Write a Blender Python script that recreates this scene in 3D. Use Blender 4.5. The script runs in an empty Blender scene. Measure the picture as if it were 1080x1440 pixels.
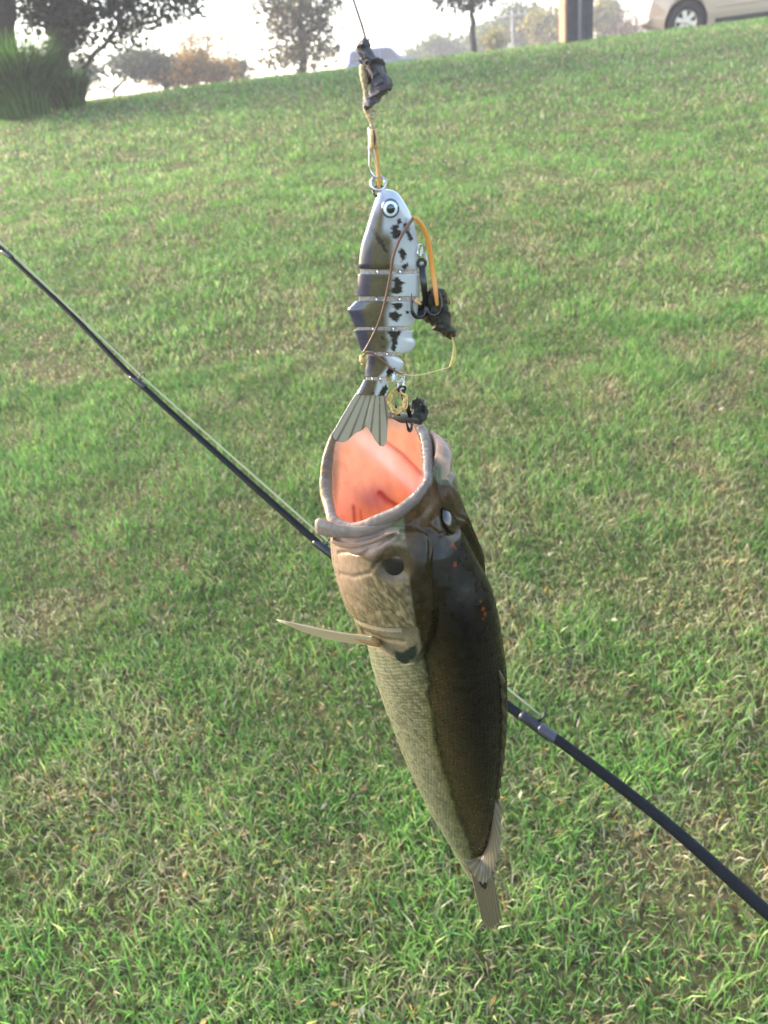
import bpy, bmesh, math, random
import numpy as np
from mathutils import Vector
random.seed(7)
RNG = np.random.default_rng(11)
scene = bpy.context.scene
COL = scene.collection

# ------------------------------------------------------------------ camera
F = 1090.0                      # focal length in units of the 1080x1440 frame
PITCH, ROLL = math.radians(28.0), math.radians(7.0)
CAM = np.array([0.0, 0.0, 1.5])
_f = np.array([0, math.cos(PITCH), -math.sin(PITCH)])
_r0 = np.array([1.0, 0, 0]); _u0 = np.array([0, math.sin(PITCH), math.cos(PITCH)])
_r = math.cos(ROLL) * _r0 - math.sin(ROLL) * _u0
_u = math.sin(ROLL) * _r0 + math.cos(ROLL) * _u0
cd = bpy.data.cameras.new('camera'); cam = bpy.data.objects.new('camera', cd); COL.objects.link(cam)
cd.sensor_fit = 'VERTICAL'; cd.sensor_height = 36.0; cd.lens = 36.0 * F / 1440.0
cd.clip_start = 0.02; cd.clip_end = 2000
cd.dof.use_dof = True; cd.dof.focus_distance = 0.53; cd.dof.aperture_fstop = cd.lens / 2.3
from mathutils import Matrix
M = Matrix(((_r[0], _u[0], -_f[0], CAM[0]), (_r[1], _u[1], -_f[1], CAM[1]), (_r[2], _u[2], -_f[2], CAM[2]), (0, 0, 0, 1)))
cam.matrix_world = M
scene.camera = cam

# ------------------------------------------------------------------ sky, sun, exposure
SUN_EL, SUN_AZ = math.radians(24), math.radians(-62)     # azimuth from +Y (view) towards +X
w = bpy.data.worlds.new('World'); scene.world = w; w.use_nodes = True
nt = w.node_tree
sky = nt.nodes.new('ShaderNodeTexSky'); sky.sky_type = 'NISHITA'; sky.sun_disc = False
sky.sun_elevation = SUN_EL; sky.sun_rotation = SUN_AZ
sky.air_density = 1.0; sky.dust_density = 2.0; sky.ozone_density = 0.6
bg = nt.nodes['Background']; bg.inputs['Strength'].default_value = 0.15
nt.links.new(sky.outputs['Color'], bg.inputs['Color'])
sd = bpy.data.lights.new('sun', 'SUN'); sun = bpy.data.objects.new('sun', sd); COL.objects.link(sun)
sd.energy = 2.0; sd.angle = math.radians(24); sd.color = (1.0, 0.90, 0.78)
sdir = Vector((math.sin(SUN_AZ) * math.cos(SUN_EL), math.cos(SUN_AZ) * math.cos(SUN_EL), math.sin(SUN_EL)))
sun.rotation_euler = sdir.to_track_quat('Z', 'Y').to_euler()
scene.view_settings.view_transform = 'Standard'; scene.view_settings.look = 'None'
scene.view_settings.gamma = 1.0; scene.view_settings.use_curve_mapping = False
scene.view_settings.exposure = 2.45
scene.cycles.max_bounces = 8; scene.cycles.transparent_max_bounces = 12
scene.cycles.volume_bounces = 0; scene.cycles.use_denoising = True
scene.cycles.sample_clamp_indirect = 8.0

# ------------------------------------------------------------------ helpers
def ray(px, py):
    return _f + _r * ((px - 540.0) / F) + _u * ((720.0 - py) / F)
def P(px, py, d):                         # point on a sight line at depth d
    return CAM + ray(px, py) * d
Y0 = 0.43                                 # the fish, lure and line hang in one plumb plane
def PV(px, py, off=0.0):
    r = ray(px, py); return CAM + r * ((Y0 + off) / r[1])
def project(p):
    q = np.asarray(p) - CAM
    z = q @ _f
    return 540 + F * (q @ _r) / z, 720 - F * (q @ _u) / z, z
def pxm(px, py):                          # metres per frame unit in the plumb plane
    r = ray(px, py); return (Y0 / r[1]) / F

def sm(a, b, x):
    t = np.clip((x - a) / (b - a), 0, 1); return t * t * (3 - 2 * t)
def hash2(ix, iy, s=0):
    h = (ix.astype(np.int64) * 374761393 + iy.astype(np.int64) * 668265263 + s * 974634777) & 0x7fffffff
    h = (h ^ (h >> 13)) * 1274126177 & 0x7fffffff
    return ((h ^ (h >> 16)) & 0xffff) / 65535.0
def vnoise(x, y, s=0):
    x = np.asarray(x, float); y = np.asarray(y, float)
    ix, iy = np.floor(x), np.floor(y); fx, fy = x - ix, y - iy
    fx = fx * fx * (3 - 2 * fx); fy = fy * fy * (3 - 2 * fy)
    a = hash2(ix, iy, s); b = hash2(ix + 1, iy, s); c = hash2(ix, iy + 1, s); d = hash2(ix + 1, iy + 1, s)
    return (a * (1 - fx) + b * fx) * (1 - fy) + (c * (1 - fx) + d * fx) * fy
def fbm(x, y, o=3, s=0):
    t = 0; a = .5; n = 0
    for k in range(o):
        t = t + a * vnoise(x * 2 ** k, y * 2 ** k, s + k * 17); n += a; a *= .55
    return t / n

def mat(name, base=(.5, .5, .5), rough=.5, metal=0, attr=False, coat=0, trans=0, spec=.5, sss=0, noise=None, bump=None, glass=False, emit=None, roughvar=None):
    m = bpy.data.materials.new(name); m.use_nodes = True
    n = m.node_tree.nodes; l = m.node_tree.links
    b = n['Principled BSDF']; out = n['Material Output']
    b.inputs['Base Color'].default_value = (*base, 1); b.inputs['Roughness'].default_value = rough
    b.inputs['Metallic'].default_value = metal; b.inputs['Coat Weight'].default_value = coat
    b.inputs['Coat Roughness'].default_value = .08; b.inputs['Specular IOR Level'].default_value = spec
    src = None
    if attr:
        a = n.new('ShaderNodeVertexColor'); a.layer_name = 'Col'; src = a.outputs['Color']
    if noise:                              # (scale, amount)
        tc = n.new('ShaderNodeTexCoord'); nz = n.new('ShaderNodeTexNoise'); nz.inputs['Scale'].default_value = noise[0]
        nz.inputs['Detail'].default_value = 6
        l.new(tc.outputs['Object'], nz.inputs['Vector'])
        rmp = n.new('ShaderNodeMapRange'); rmp.inputs['From Min'].default_value = .3; rmp.inputs['From Max'].default_value = .7
        rmp.inputs['To Min'].default_value = 1 - noise[1]; rmp.inputs['To Max'].default_value = 1 + noise[1]
        l.new(nz.outputs['Fac'], rmp.inputs['Value'])
        mx = n.new('ShaderNodeVectorMath'); mx.operation = 'SCALE'
        if src: l.new(src, mx.inputs[0])
        else: mx.inputs[0].default_value = base
        l.new(rmp.outputs['Result'], mx.inputs['Scale']); src = mx.outputs['Vector']
    if src: l.new(src, b.inputs['Base Color'])
    if bump:                               # (scale, strength, distance)
        tc = n.new('ShaderNodeTexCoord'); nz = n.new('ShaderNodeTexNoise'); nz.inputs['Scale'].default_value = bump[0]
        nz.inputs['Detail'].default_value = 4
        l.new(tc.outputs['Object'], nz.inputs['Vector'])
        bp = n.new('ShaderNodeBump'); bp.inputs['Strength'].default_value = bump[1]; bp.inputs['Distance'].default_value = bump[2]
        l.new(nz.outputs['Fac'], bp.inputs['Height']); l.new(bp.outputs['Normal'], b.inputs['Normal'])
    if roughvar:                           # (scale, min, max): wet and dry patches
        tc = n.new('ShaderNodeTexCoord'); nz = n.new('ShaderNodeTexNoise'); nz.inputs['Scale'].default_value = roughvar[0]; nz.inputs['Detail'].default_value = 5
        l.new(tc.outputs['Object'], nz.inputs['Vector']); mr_ = n.new('ShaderNodeMapRange'); mr_.inputs['From Min'].default_value = .35; mr_.inputs['From Max'].default_value = .62
        mr_.inputs['To Min'].default_value = roughvar[1]; mr_.inputs['To Max'].default_value = roughvar[2]; l.new(nz.outputs['Fac'], mr_.inputs['Value']); l.new(mr_.outputs['Result'], b.inputs['Roughness'])
    if sss:
        b.inputs['Subsurface Weight'].default_value = sss; b.inputs['Subsurface Radius'].default_value = (1, .35, .2)
        b.inputs['Subsurface Scale'].default_value = .006
    if glass:
        b.inputs['Transmission Weight'].default_value = 1.0
    if trans:
        t = n.new('ShaderNodeBsdfTranslucent'); ms = n.new('ShaderNodeMixShader'); ms.inputs[0].default_value = trans
        if src: l.new(src, t.inputs['Color'])
        else: t.inputs['Color'].default_value = (*base, 1)
        l.new(b.outputs[0], ms.inputs[1]); l.new(t.outputs[0], ms.inputs[2]); l.new(ms.outputs[0], out.inputs['Surface'])
    return m

def link(name, me, material=None, parent=None):
    o = bpy.data.objects.new(name, me); COL.objects.link(o)
    if material: me.materials.append(material)
    if parent: o.parent = parent
    return o
def mesh(name, V, Fc, material=None, parent=None, cols=None, smooth=True):
    """V (n,3) world points; with a parent the parent's location is subtracted."""
    V = np.asarray(V, float)
    if parent is not None: V = V - np.array(parent.location)
    me = bpy.data.meshes.new(name)
    if isinstance(Fc, np.ndarray):
        nf, k = Fc.shape
        me.vertices.add(len(V)); me.vertices.foreach_set('co', V.astype(np.float32).ravel())
        me.loops.add(nf * k); me.loops.foreach_set('vertex_index', Fc.astype(np.int32).ravel())
        me.polygons.add(nf); me.polygons.foreach_set('loop_start', (np.arange(nf) * k).astype(np.int32))
        me.update(calc_edges=True)
    else:
        me.from_pydata([tuple(v) for v in V], [], [tuple(int(i) for i in f) for f in Fc]); me.update()
    if cols is not None:
        ca = me.color_attributes.new('Col', 'FLOAT_COLOR', 'POINT')
        c = np.ones((len(V), 4), np.float32); c[:, :3] = cols
        ca.data.foreach_set('color', c.ravel())
    if smooth: me.polygons.foreach_set('use_smooth', np.ones(len(me.polygons), bool))
    return link(name, me, material, parent)
def tag(o, label=None, cat=None, group=None, kind=None):
    if label: o['label'] = label
    if cat: o['category'] = cat
    if group: o['group'] = group
    if kind: o['kind'] = kind
    return o
def thing(name, loc, label, cat, group=None):
    e = bpy.data.objects.new(name, None); COL.objects.link(e); e.location = tuple(float(v) for v in loc)
    e.empty_display_size = .05
    return tag(e, label, cat, group)

def grid_faces(nr, nc, closed=True):
    i = np.arange(nr - 1)[:, None]; j = np.arange(nc if closed else nc - 1)[None, :]
    j2 = (j + 1) % nc
    return np.stack([(i * nc + j).ravel(), (i * nc + j2).ravel(), ((i + 1) * nc + j2).ravel(), ((i + 1) * nc + j).ravel()], 1)
def catmull(pts, n):
    """n samples through the control points (rows), chord-parametrised enough for our use."""
    p = np.asarray(pts, float); m = len(p)
    q = np.vstack([2 * p[0] - p[1], p, 2 * p[-1] - p[-2]])
    t = np.linspace(0, m - 1, n); k = np.clip(t.astype(int), 0, m - 2); f = (t - k)[:, None]
    a, b, c, d = q[k], q[k + 1], q[k + 2], q[k + 3]
    return .5 * (2 * b + (c - a) * f + (2 * a - 5 * b + 4 * c - d) * f ** 2 + (3 * b - a - 3 * c + d) * f ** 3)
def tube_data(pts, rad, n=8, flat=1.0):
    p = np.asarray(pts, float); m = len(p)
    rad = np.broadcast_to(np.asarray(rad, float), (m,))
    T = np.gradient(p, axis=0); T /= np.linalg.norm(T, axis=1)[:, None] + 1e-12
    ref = np.array([0, 1.0, .1]); V = []
    N = np.cross(T[0], ref); 
    if np.linalg.norm(N) < 1e-3: N = np.cross(T[0], [1, 0, 0])
    for i in range(m):
        N = N - T[i] * (N @ T[i]); N /= np.linalg.norm(N) + 1e-12
        B = np.cross(T[i], N)
        for k in range(n):
            a = 2 * math.pi * k / n
            V.append(p[i] + rad[i] * (math.cos(a) * N + flat * math.sin(a) * B))
    Fq = [tuple(r) for r in grid_faces(m, n)]
    Fq.append(tuple(range(n - 1, -1, -1))); Fq.append(tuple((m - 1) * n + k for k in range(n)))
    return V, Fq
class MB:
    def __init__(s): s.V = []; s.F = []; s.C = []
    def add(s, V, Fc, col=None):
        o = len(s.V); s.V += [np.asarray(v, float) for v in V]; s.F += [tuple(i + o for i in f) for f in Fc]
        s.C += [col if col is not None else (1, 1, 1)] * len(V)
    def tube(s, pts, rad, n=8, flat=1.0, col=None): s.add(*tube_data(pts, rad, n, flat), col)
    def box(s, c, h, col=None, R=None):
        V = [np.array([x * h[0], y * h[1], z * h[2]]) for x in (-1, 1) for y in (-1, 1) for z in (-1, 1)]
        if R is not None: V = [R @ v for v in V]
        s.add([np.asarray(c) + v for v in V], [(0, 1, 3, 2), (4, 6, 7, 5), (0, 4, 5, 1), (2, 3, 7, 6), (0, 2, 6, 4), (1, 5, 7, 3)], col)
    def build(s, name, material, parent=None, smooth=True, attr=False):
        return mesh(name, np.array(s.V), s.F, material, parent, np.array(s.C) if attr else None, smooth)
def S(r, g, b):                           # 8-bit display colour -> linear
    f = lambda c: ((c / 255 + .055) / 1.055) ** 2.4 if c > 10 else c / 255 / 12.92
    return np.array([f(r), f(g), f(b)])

# ------------------------------------------------------------------ ground
CREST = 2.03
def H(x, y):
    x = np.asarray(x, float); y = np.asarray(y, float)
    base = 0.129 * np.clip(y, -20, 13.2)
    t = np.clip((y - 13.2) / 5.2, 0, 1)
    base = base + 0.129 * 5.2 * (t - t * t / 2) * .985
    base = np.where(y < 0, .10 * y, base) - .14 * sm(18.0, 19.6, y)
    base = base + .035 * (vnoise(x * .55 + 40, y * .55 + 9, 3) - .5) * sm(.5, 3, y) + .012 * (vnoise(x * 2.1, y * 2.1, 5) - .5)
    base = base + .05 * (vnoise(x * .2 + 4, y * .2, 8) - .5) * sm(4, 9, y)
    return base
def axis(vals):
    out = []
    for a, b, s in vals: out += list(np.arange(a, b, s))
    return np.array(out + [vals[-1][1]])
gx = axis([(-160, -20, 8), (-20, -6, .8), (-6, 6, .16), (6, 20, .8), (20, 160, 8)])
gy = axis([(-24, -1, 1.5), (-1, 7, .12), (7, 20, .3), (20, 40, 1.5), (40, 200, 10)])
GX, GY = np.meshgrid(gx, gy)
GV = np.stack([GX.ravel(), GY.ravel(), H(GX, GY).ravel()], 1)
def soil_material():
    m = bpy.data.materials.new('thatch_soil'); m.use_nodes = True
    n = m.node_tree.nodes; l = m.node_tree.links; b = n['Principled BSDF']
    tc = n.new('ShaderNodeTexCoord')
    def noise(sc, det=5):
        z = n.new('ShaderNodeTexNoise'); z.inputs['Scale'].default_value = sc; z.inputs['Detail'].default_value = det
        l.new(tc.outputs['Object'], z.inputs['Vector']); return z
    n1, n2 = noise(1.1), noise(55, 8)
    r1 = n.new('ShaderNodeValToRGB'); e = r1.color_ramp.elements
    e[0].position = .35; e[0].color = (.055, .075, .022, 1); e[1].position = .65; e[1].color = (.12, .10, .052, 1)
    r2 = n.new('ShaderNodeValToRGB'); e = r2.color_ramp.elements
    e[0].position = .3; e[0].color = (.35, .33, .28, 1); e[1].position = .7; e[1].color = (1.5, 1.45, 1.3, 1)
    l.new(n1.outputs['Fac'], r1.inputs['Fac']); l.new(n2.outputs['Fac'], r2.inputs['Fac'])
    mx = n.new('ShaderNodeMix'); mx.data_type = 'RGBA'; mx.blend_type = 'MULTIPLY'; mx.inputs[0].default_value = 1
    l.new(r1.outputs['Color'], mx.inputs[6]); l.new(r2.outputs['Color'], mx.inputs[7]); l.new(mx.outputs[2], b.inputs['Base Color'])
    bp = n.new('ShaderNodeBump'); bp.inputs['Strength'].default_value = .8; bp.inputs['Distance'].default_value = .015
    l.new(n2.outputs['Fac'], bp.inputs['Height']); l.new(bp.outputs['Normal'], b.inputs['Normal'])
    b.inputs['Roughness'].default_value = .95; b.inputs['Specular IOR Level'].default_value = .1
    return m
ground = mesh('ground', GV, grid_faces(len(gy), len(gx), False), soil_material())
tag(ground, 'sloping ground of soil and thatch under the lawn', 'ground', kind='structure')
# the paved strip on top of the rise where the cars are parked
pv_x = axis([(-60, 60, 2)]); pv_y = np.array([18.6, 20, 24, 30, 34, 44, 52])
PX, PY = np.meshgrid(pv_x, pv_y)
asphalt = mat('asphalt', (.045, .045, .047), .95, spec=.05, noise=(30, .3))
tag(mesh('parking_road', np.stack([PX.ravel(), PY.ravel(), H(PX, PY).ravel() + .012], 1), grid_faces(len(pv_y), len(pv_x), False), asphalt),
    'grey asphalt parking strip on top of the rise', 'road', kind='structure')

# ------------------------------------------------------------------ grass
M_GRASS = mat('grass_blade', attr=True, rough=.55, trans=.45, spec=.25)
def blades(n_target, r0, r1, dens, seg, wid, hgt, seed):
    rng = np.random.default_rng(seed)
    # points in the wedge the camera sees (with a margin), density ~ r^-dens
    u = rng.random(n_target); e = 2 - dens
    r = (r0 ** e + u * (r1 ** e - r0 ** e)) ** (1 / e)
    half = .68 + .28 / r
    x = (rng.random(n_target) * 2 - 1) * r * half + .12 * r * 0
    y = r
    dry = fbm(x * .75 + 3, y * .75, 3, 21); dry2 = fbm(x * 2.6, y * 2.6, 2, 33)
    dry3 = vnoise(x * 7.5 + 3, y * 7.5, 88)
    dryness = .9 * sm(.47, .74, .22 * dry + .36 * dry2 + .42 * dry3)
    thin = fbm(x * 3.1 + 8, y * 3.1, 2, 44)
    keep = rng.random(n_target) < (1 - .62 * dryness * sm(.35, .7, thin)) * (.55 + .45 * sm(.25, .5, thin))
    x, y, r, dryness = x[keep], y[keep], r[keep], dryness[keep]; n = len(x)
    z = H(x, y) - .004
    straw = rng.random(n) < (.27 + .36 * dryness)
    clump = vnoise(x * 9, y * 9, 6)
    tuft = vnoise(x * 4.3 + 11, y * 4.3, 93)
    L = hgt * (.5 + .8 * rng.random(n)) * (.45 + .55 * clump + .6 * tuft) * (1 + .10 * np.clip(r - 4, 0, 6) * .3)
    L = np.where(straw, L * .85, L)
    az = rng.random(n) * 2 * np.pi + 1.2 * (vnoise(x * 1.3, y * 1.3, 71) - .5)
    lean = np.where(straw, .75 + .75 * rng.random(n), .25 + .95 * rng.random(n))     # radians from upright
    curl = .25 + .85 * rng.random(n)
    W = wid * (.6 + .8 * rng.random(n)) * np.maximum(1, r / 3.0) ** .55
    side = az + np.pi / 2 + (rng.random(n) - .5) * 1.6
    sx, sy = np.cos(side) * W / 2, np.sin(side) * W / 2
    # centre line
    px, py, pz = [x], [y], [z]; a = lean * .5
    for k in range(seg):
        st = L / seg
        px.append(px[-1] + np.sin(a) * np.cos(az) * st); py.append(py[-1] + np.sin(a) * np.sin(az) * st); pz.append(pz[-1] + np.cos(a) * st)
        a = a + (lean * .5 + curl) / seg
    wprof = [.75, 1.0, .8, .6][:seg] if seg > 2 else [.8, 1.0][:seg]
    vs = []
    for k in range(seg):
        vs.append(np.stack([px[k] - sx * wprof[k], py[k] - sy * wprof[k], pz[k]], 1))
        vs.append(np.stack([px[k] + sx * wprof[k], py[k] + sy * wprof[k], pz[k]], 1))
    vs.append(np.stack([px[seg], py[seg], pz[seg]], 1))
    nv = 2 * seg + 1
    V = np.stack(vs, 1).reshape(-1, 3)
    base = (np.arange(n) * nv)[:, None]
    tri = []
    for k in range(seg - 1):
        tri += [[2 * k, 2 * k + 1, 2 * k + 3], [2 * k, 2 * k + 3, 2 * k + 2]]
    tri.append([2 * seg - 2, 2 * seg - 1, 2 * seg])
    Fc = (base[:, :, None] + np.array(tri)[None]).reshape(-1, 3)
    # colours
    t = rng.random(n)[:, None]; tone = sm(.3, .7, fbm(x * .9 + 20, y * .9 + 5, 2, 55))[:, None]
    g1, g2, g3, g4 = np.array([.080, .212, .038]), np.array([.185, .340, .064]), np.array([.062, .178, .054]), np.array([.35, .42, .145])
    c = np.where(t < .45, g1 + (g2 - g1) * (t / .45), np.where(t < .8, g2 + (g3 - g2) * ((t - .45) / .35), g3 + (g4 - g3) * ((t - .8) / .2)))
    c = c * (.97 + .14 * tone) * (.80 + .48 * tuft[:, None])
    c = c * (1 - .35 * dryness[:, None]) + np.array([.30, .29, .12]) * .35 * dryness[:, None]
    ts = rng.random(n)[:, None]
    cs = np.where(ts < .55, np.array([.47, .41, .235]), np.where(ts < .80, np.array([.30, .235, .13]), np.where(ts < .95, np.array([.58, .53, .35]), np.array([.50, .29, .065]))))
    c = np.where(straw[:, None], cs * (.7 + .6 * rng.random((n, 1))), c)
    c = c * (.52 + .90 * rng.random((n, 1)))
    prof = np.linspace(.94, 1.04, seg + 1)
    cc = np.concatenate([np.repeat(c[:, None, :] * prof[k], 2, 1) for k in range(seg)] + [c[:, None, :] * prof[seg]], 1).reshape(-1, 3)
    return V, Fc, cc
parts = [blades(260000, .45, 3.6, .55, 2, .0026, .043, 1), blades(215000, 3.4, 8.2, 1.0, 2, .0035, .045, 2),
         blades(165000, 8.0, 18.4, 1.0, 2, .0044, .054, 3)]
Vs, Fs, Cs, o = [], [], [], 0
for V, Fc, c in parts:
    Vs.append(V); Fs.append(Fc + o); Cs.append(c); o += len(V)
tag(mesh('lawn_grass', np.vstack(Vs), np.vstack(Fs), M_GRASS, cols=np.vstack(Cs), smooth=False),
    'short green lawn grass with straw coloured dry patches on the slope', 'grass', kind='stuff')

# fallen bits of yellow and orange leaf among the blades
def litter():
    rng = np.random.default_rng(5); V, Fc, C = [], [], []
    for i in range(260):
        r = (.7 ** .8 + rng.random() * (9 ** .8 - .7 ** .8)) ** (1 / .8); x = (rng.random() * 2 - 1) * r * .62
        z = float(H(x, r)) + .012 + .03 * rng.random()
        a = rng.random() * 6.28; L = .005 + .008 * rng.random(); Wd = L * (.2 + .25 * rng.random()); ti = (rng.random() - .3) * .9
        d = np.array([math.cos(a), math.sin(a), ti]); s = np.array([-math.sin(a), math.cos(a), (rng.random() - .5) * .8]) * Wd
        c = np.array([x, r, z]); k = len(V)
        V += [c - d * L, c + s + np.array([0, 0, .004]), c + d * L * .3 + s * .7, c + d * L, c + d * L * .2 - s, c - s * .8]
        Fc.append(tuple(range(k, k + 6)))
        C += [[(.42, .24, .06), (.44, .33, .09), (.34, .17, .06), (.40, .35, .24)][int(rng.random() * 3.999)]] * 6
    return V, Fc, C
lv, lf, lc = litter()
tag(mesh('leaf_litter', lv, lf, mat('dry_leaf', attr=True, rough=.7, trans=.25), cols=np.array(lc)), 'scattered scraps of yellow and orange fallen leaf in the grass', 'leaves', kind='stuff')

# ------------------------------------------------------------------ trees and shrubs
M_BARK = mat('bark', (.030, .026, .025), .95, noise=(9, .45), bump=(14, .8, .05))
M_LEAF = mat('leaf', attr=True, rough=.6, trans=.35, spec=.25)
def leaves(blobs, n, size, cols, seed, droop=0.0):
    """blobs: rows (x,y,z,rx,ry,rz); leaf-sized quads in small twig clusters through the volume"""
    rng = np.random.default_rng(seed); b = np.asarray(blobs, float)
    vol = (b[:, 3] * b[:, 4] * b[:, 5]) ** .75; k = rng.choice(len(b), max(1, n // 9), p=vol / vol.sum())
    d = rng.normal(size=(len(k), 3)); d /= np.linalg.norm(d, axis=1)[:, None]
    tw = b[k, :3] + d * b[k, 3:6] * (rng.random(len(k)) ** .45)[:, None] * (.72 + .5 * rng.random(len(k)))[:, None]
    c = np.repeat(tw, 9, 0); c = c + rng.normal(size=c.shape) * size * 1.7
    tone = np.repeat(rng.random(len(k)), 9); m = len(c)
    A = rng.normal(size=(m, 3)); A[:, 2] -= droop; A /= np.linalg.norm(A, axis=1)[:, None]
    B = np.cross(A, rng.normal(size=(m, 3))); B /= np.linalg.norm(B, axis=1)[:, None]
    s = size * (.6 + .8 * rng.random(m))[:, None]
    V = np.stack([c - A * s, c + B * s * .5, c + A * s, c - B * s * .5], 1).reshape(-1, 3)
    Fc = np.arange(m * 4).reshape(-1, 4)
    cl = np.asarray(cols, float); ci = np.clip((tone * len(cl) + rng.normal(size=m) * .5).astype(int), 0, len(cl) - 1)
    cc = np.repeat(cl[ci] * (.65 + .7 * rng.random((m, 1))), 4, 0)
    return V, Fc, cc
def gpt(px, dist):                        # where the ground carries something seen at column px, dist metres away
    x = 0.0
    for _ in range(30):
        z = float(H(x, dist)); q = np.array([x, dist, z]); u = project(q)[0]
        x += (px - u) * dist / F
    return np.array([x, dist, float(H(x, dist))])
def at(px, py, dist):                     # sight-line point at world distance y = dist
    r = ray(px, py); return CAM + r * (dist / r[1])
def tree(name, base, limbs, blobs, n, size, cols, label, group=None, seed=1, droop=0.0, cat='tree', bark=None):
    t = thing(name, base, label, cat, group)
    mb = MB()
    for pts, r0, r1 in limbs:
        q = catmull(pts, 4 * len(pts)); q = q + np.array([[math.sin(i * 1.7 + seed) * r0 * .25, math.cos(i * 1.3) * r0 * .25, 0] for i in range(len(q))])
        mb.tube(q, np.linspace(r0, r1, len(q)), 9)
    mb.build('trunk', bark or M_BARK, t)
    V, Fc, c = leaves(blobs, n, size, cols, seed, droop)
    mesh('crown', V, Fc, M_LEAF, t, c, smooth=False)
    return t
DARKLEAF = [(.010, .014, .010), (.014, .021, .013), (.022, .032, .018), (.034, .042, .022)]
# big dark tree at the left
D = 16.2
b0 = gpt(6, D)
limbs = [([b0 + [0, 0, -.15], at(4, 40, D), at(0, -60, D), at(30, -260, D), at(60, -420, D)], .27, .10),
         ([at(5, 20, D), at(60, -90, D), at(140, -160, D), at(250, -200, D)], .09, .02),
         ([at(2, -60, D), at(-80, -180, D), at(-160, -330, D)], .12, .03),
         ([at(12, -140, D), at(100, -240, D), at(190, -330, D)], .09, .02),
         ([at(20, -50, D), at(90, -40, D - .3), at(190, -55, D - .4)], .05, .012)]
def bl(px, py, rx, rz, dist, ry=None): 
    c = at(px, py, dist); k = (c[1]) / F * 1.12; return (c[0], c[1], c[2], rx * k, (ry if ry else .8 * rx) * k, rz * k)
bigb = [bl(35, -20, 60, 42, D), bl(120, -15, 70, 45, D - .3), bl(205, -30, 55, 40, D), bl(262, -15, 28, 30, D + .2), bl(95, 28, 45, 26, D + .3), bl(40, 25, 22, 22, D + .4),
        bl(140, 34, 24, 16, D), bl(185, 22, 30, 22, D), bl(-60, -30, 70, 60, D), bl(-20, -160, 130, 90, D), bl(130, -150, 110, 90, D),
        bl(240, -120, 70, 70, D), bl(60, -290, 150, 110, D), bl(-110, -120, 90, 90, D), bl(-90, 40, 60, 40, D)]
tree('broadleaf_tree', b0, limbs, bigb, 22000, .06, DARKLEAF, 'large dark spreading tree beside the tall ornamental grass', seed=3, droop=.4)
# second, darker trunk and low leaf mass just behind the ornamental grass
D2 = 17.2
b1 = gpt(82, D2)
tree('broadleaf_tree', b1, [([b1 + [0, 0, -.15], at(84, 60, D2), at(84, 0, D2), at(80, -150, D2)], .26, .09)],
     [bl(88, 40, 26, 34, D2), bl(80, 5, 40, 30, D2), bl(85, -90, 70, 60, D2)], 5200, .06, DARKLEAF,
     'shaded thick-trunked tree just behind the tall ornamental grass', seed=4, droop=.4)
# leaning thin tree
D3 = 18.6
b2 = gpt(100, D3)
tree('leaning_tree', b2, [([b2 + [0, 0, -.1], at(122, 90, D3), at(148, 62, D3), at(168, 30, D3), at(190, -40, D3)], .055, .03),
                          ([at(150, 60, D3), at(175, 45, D3), at(215, 30, D3)], .02, .008)],
     [bl(178, 34, 30, 22, D3), bl(225, 18, 34, 20, D3), bl(262, 2, 26, 20, D3), bl(150, 60, 12, 9, D3), bl(200, -60, 80, 50, D3)], 4200, .05, DARKLEAF,
     'thin tree leaning right out of the lawn past the ornamental grass', seed=5, droop=.4)
# ornamental grass clump
def reed_clump(base, n, h, spread, seed):
    rng = np.random.default_rng(seed); V, Fc, C = [], [], []
    for i in range(n):
        a = rng.random() * 6.283; rr = spread * math.sqrt(rng.random()) * .62; L = h * (.6 + .5 * rng.random()); lean = .15 + .75 * rng.random() ** 1.3
        p = np.array([base[0] + rr * math.cos(a), base[1] + rr * math.sin(a) * .8, base[2] - .02]); az = a + (rng.random() - .5) * 1.4
        wd = .006 + .006 * rng.random(); sd_ = np.array([-math.sin(az), math.cos(az), 0]) * wd; k0 = len(V); an = lean * .3; col = np.array([(.048, .12, .018), (.075, .175, .025), (.12, .22, .04), (.036, .09, .02)][i % 4]) * (.7 + .6 * rng.random())
        for s in range(5):
            f = (1, 1.1, 1, .7, .12)[s]
            V += [p - sd_ * f, p + sd_ * f]; C += [col * (.8 + .1 * s)] * 2
            p = p + np.array([math.sin(an) * math.cos(az), math.sin(an) * math.sin(az), math.cos(an)]) * L / 4; an += (lean + .5) / 4 * 1.3
        for s in range(4): Fc.append((k0 + 2 * s, k0 + 2 * s + 1, k0 + 2 * s + 3, k0 + 2 * s + 2))
    return V, Fc, C
for i, (px, d, h, sp, n, lab) in enumerate([(34, 14.0, 1.22, .66, 3200, 'tall green ornamental grass clump arching at the foot of the dark tree'),
                                            (98, 14.7, .66, .44, 1600, 'lower dark green grass clump on the open lawn side of the tall one'),
                                            (-60, 11.0, .9, .5, 700, 'ornamental grass clump half out of view behind the big trunk')]):
    b = gpt(px, d); V, Fc, C = reed_clump(b, n, h, sp, 20 + i)
    if i < 2:
        t = thing('ornamental_grass', b, lab, 'ornamental grass', 'ornamental grass clumps'); mesh('foliage', V, Fc, M_LEAF, t, np.array(C))
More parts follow.
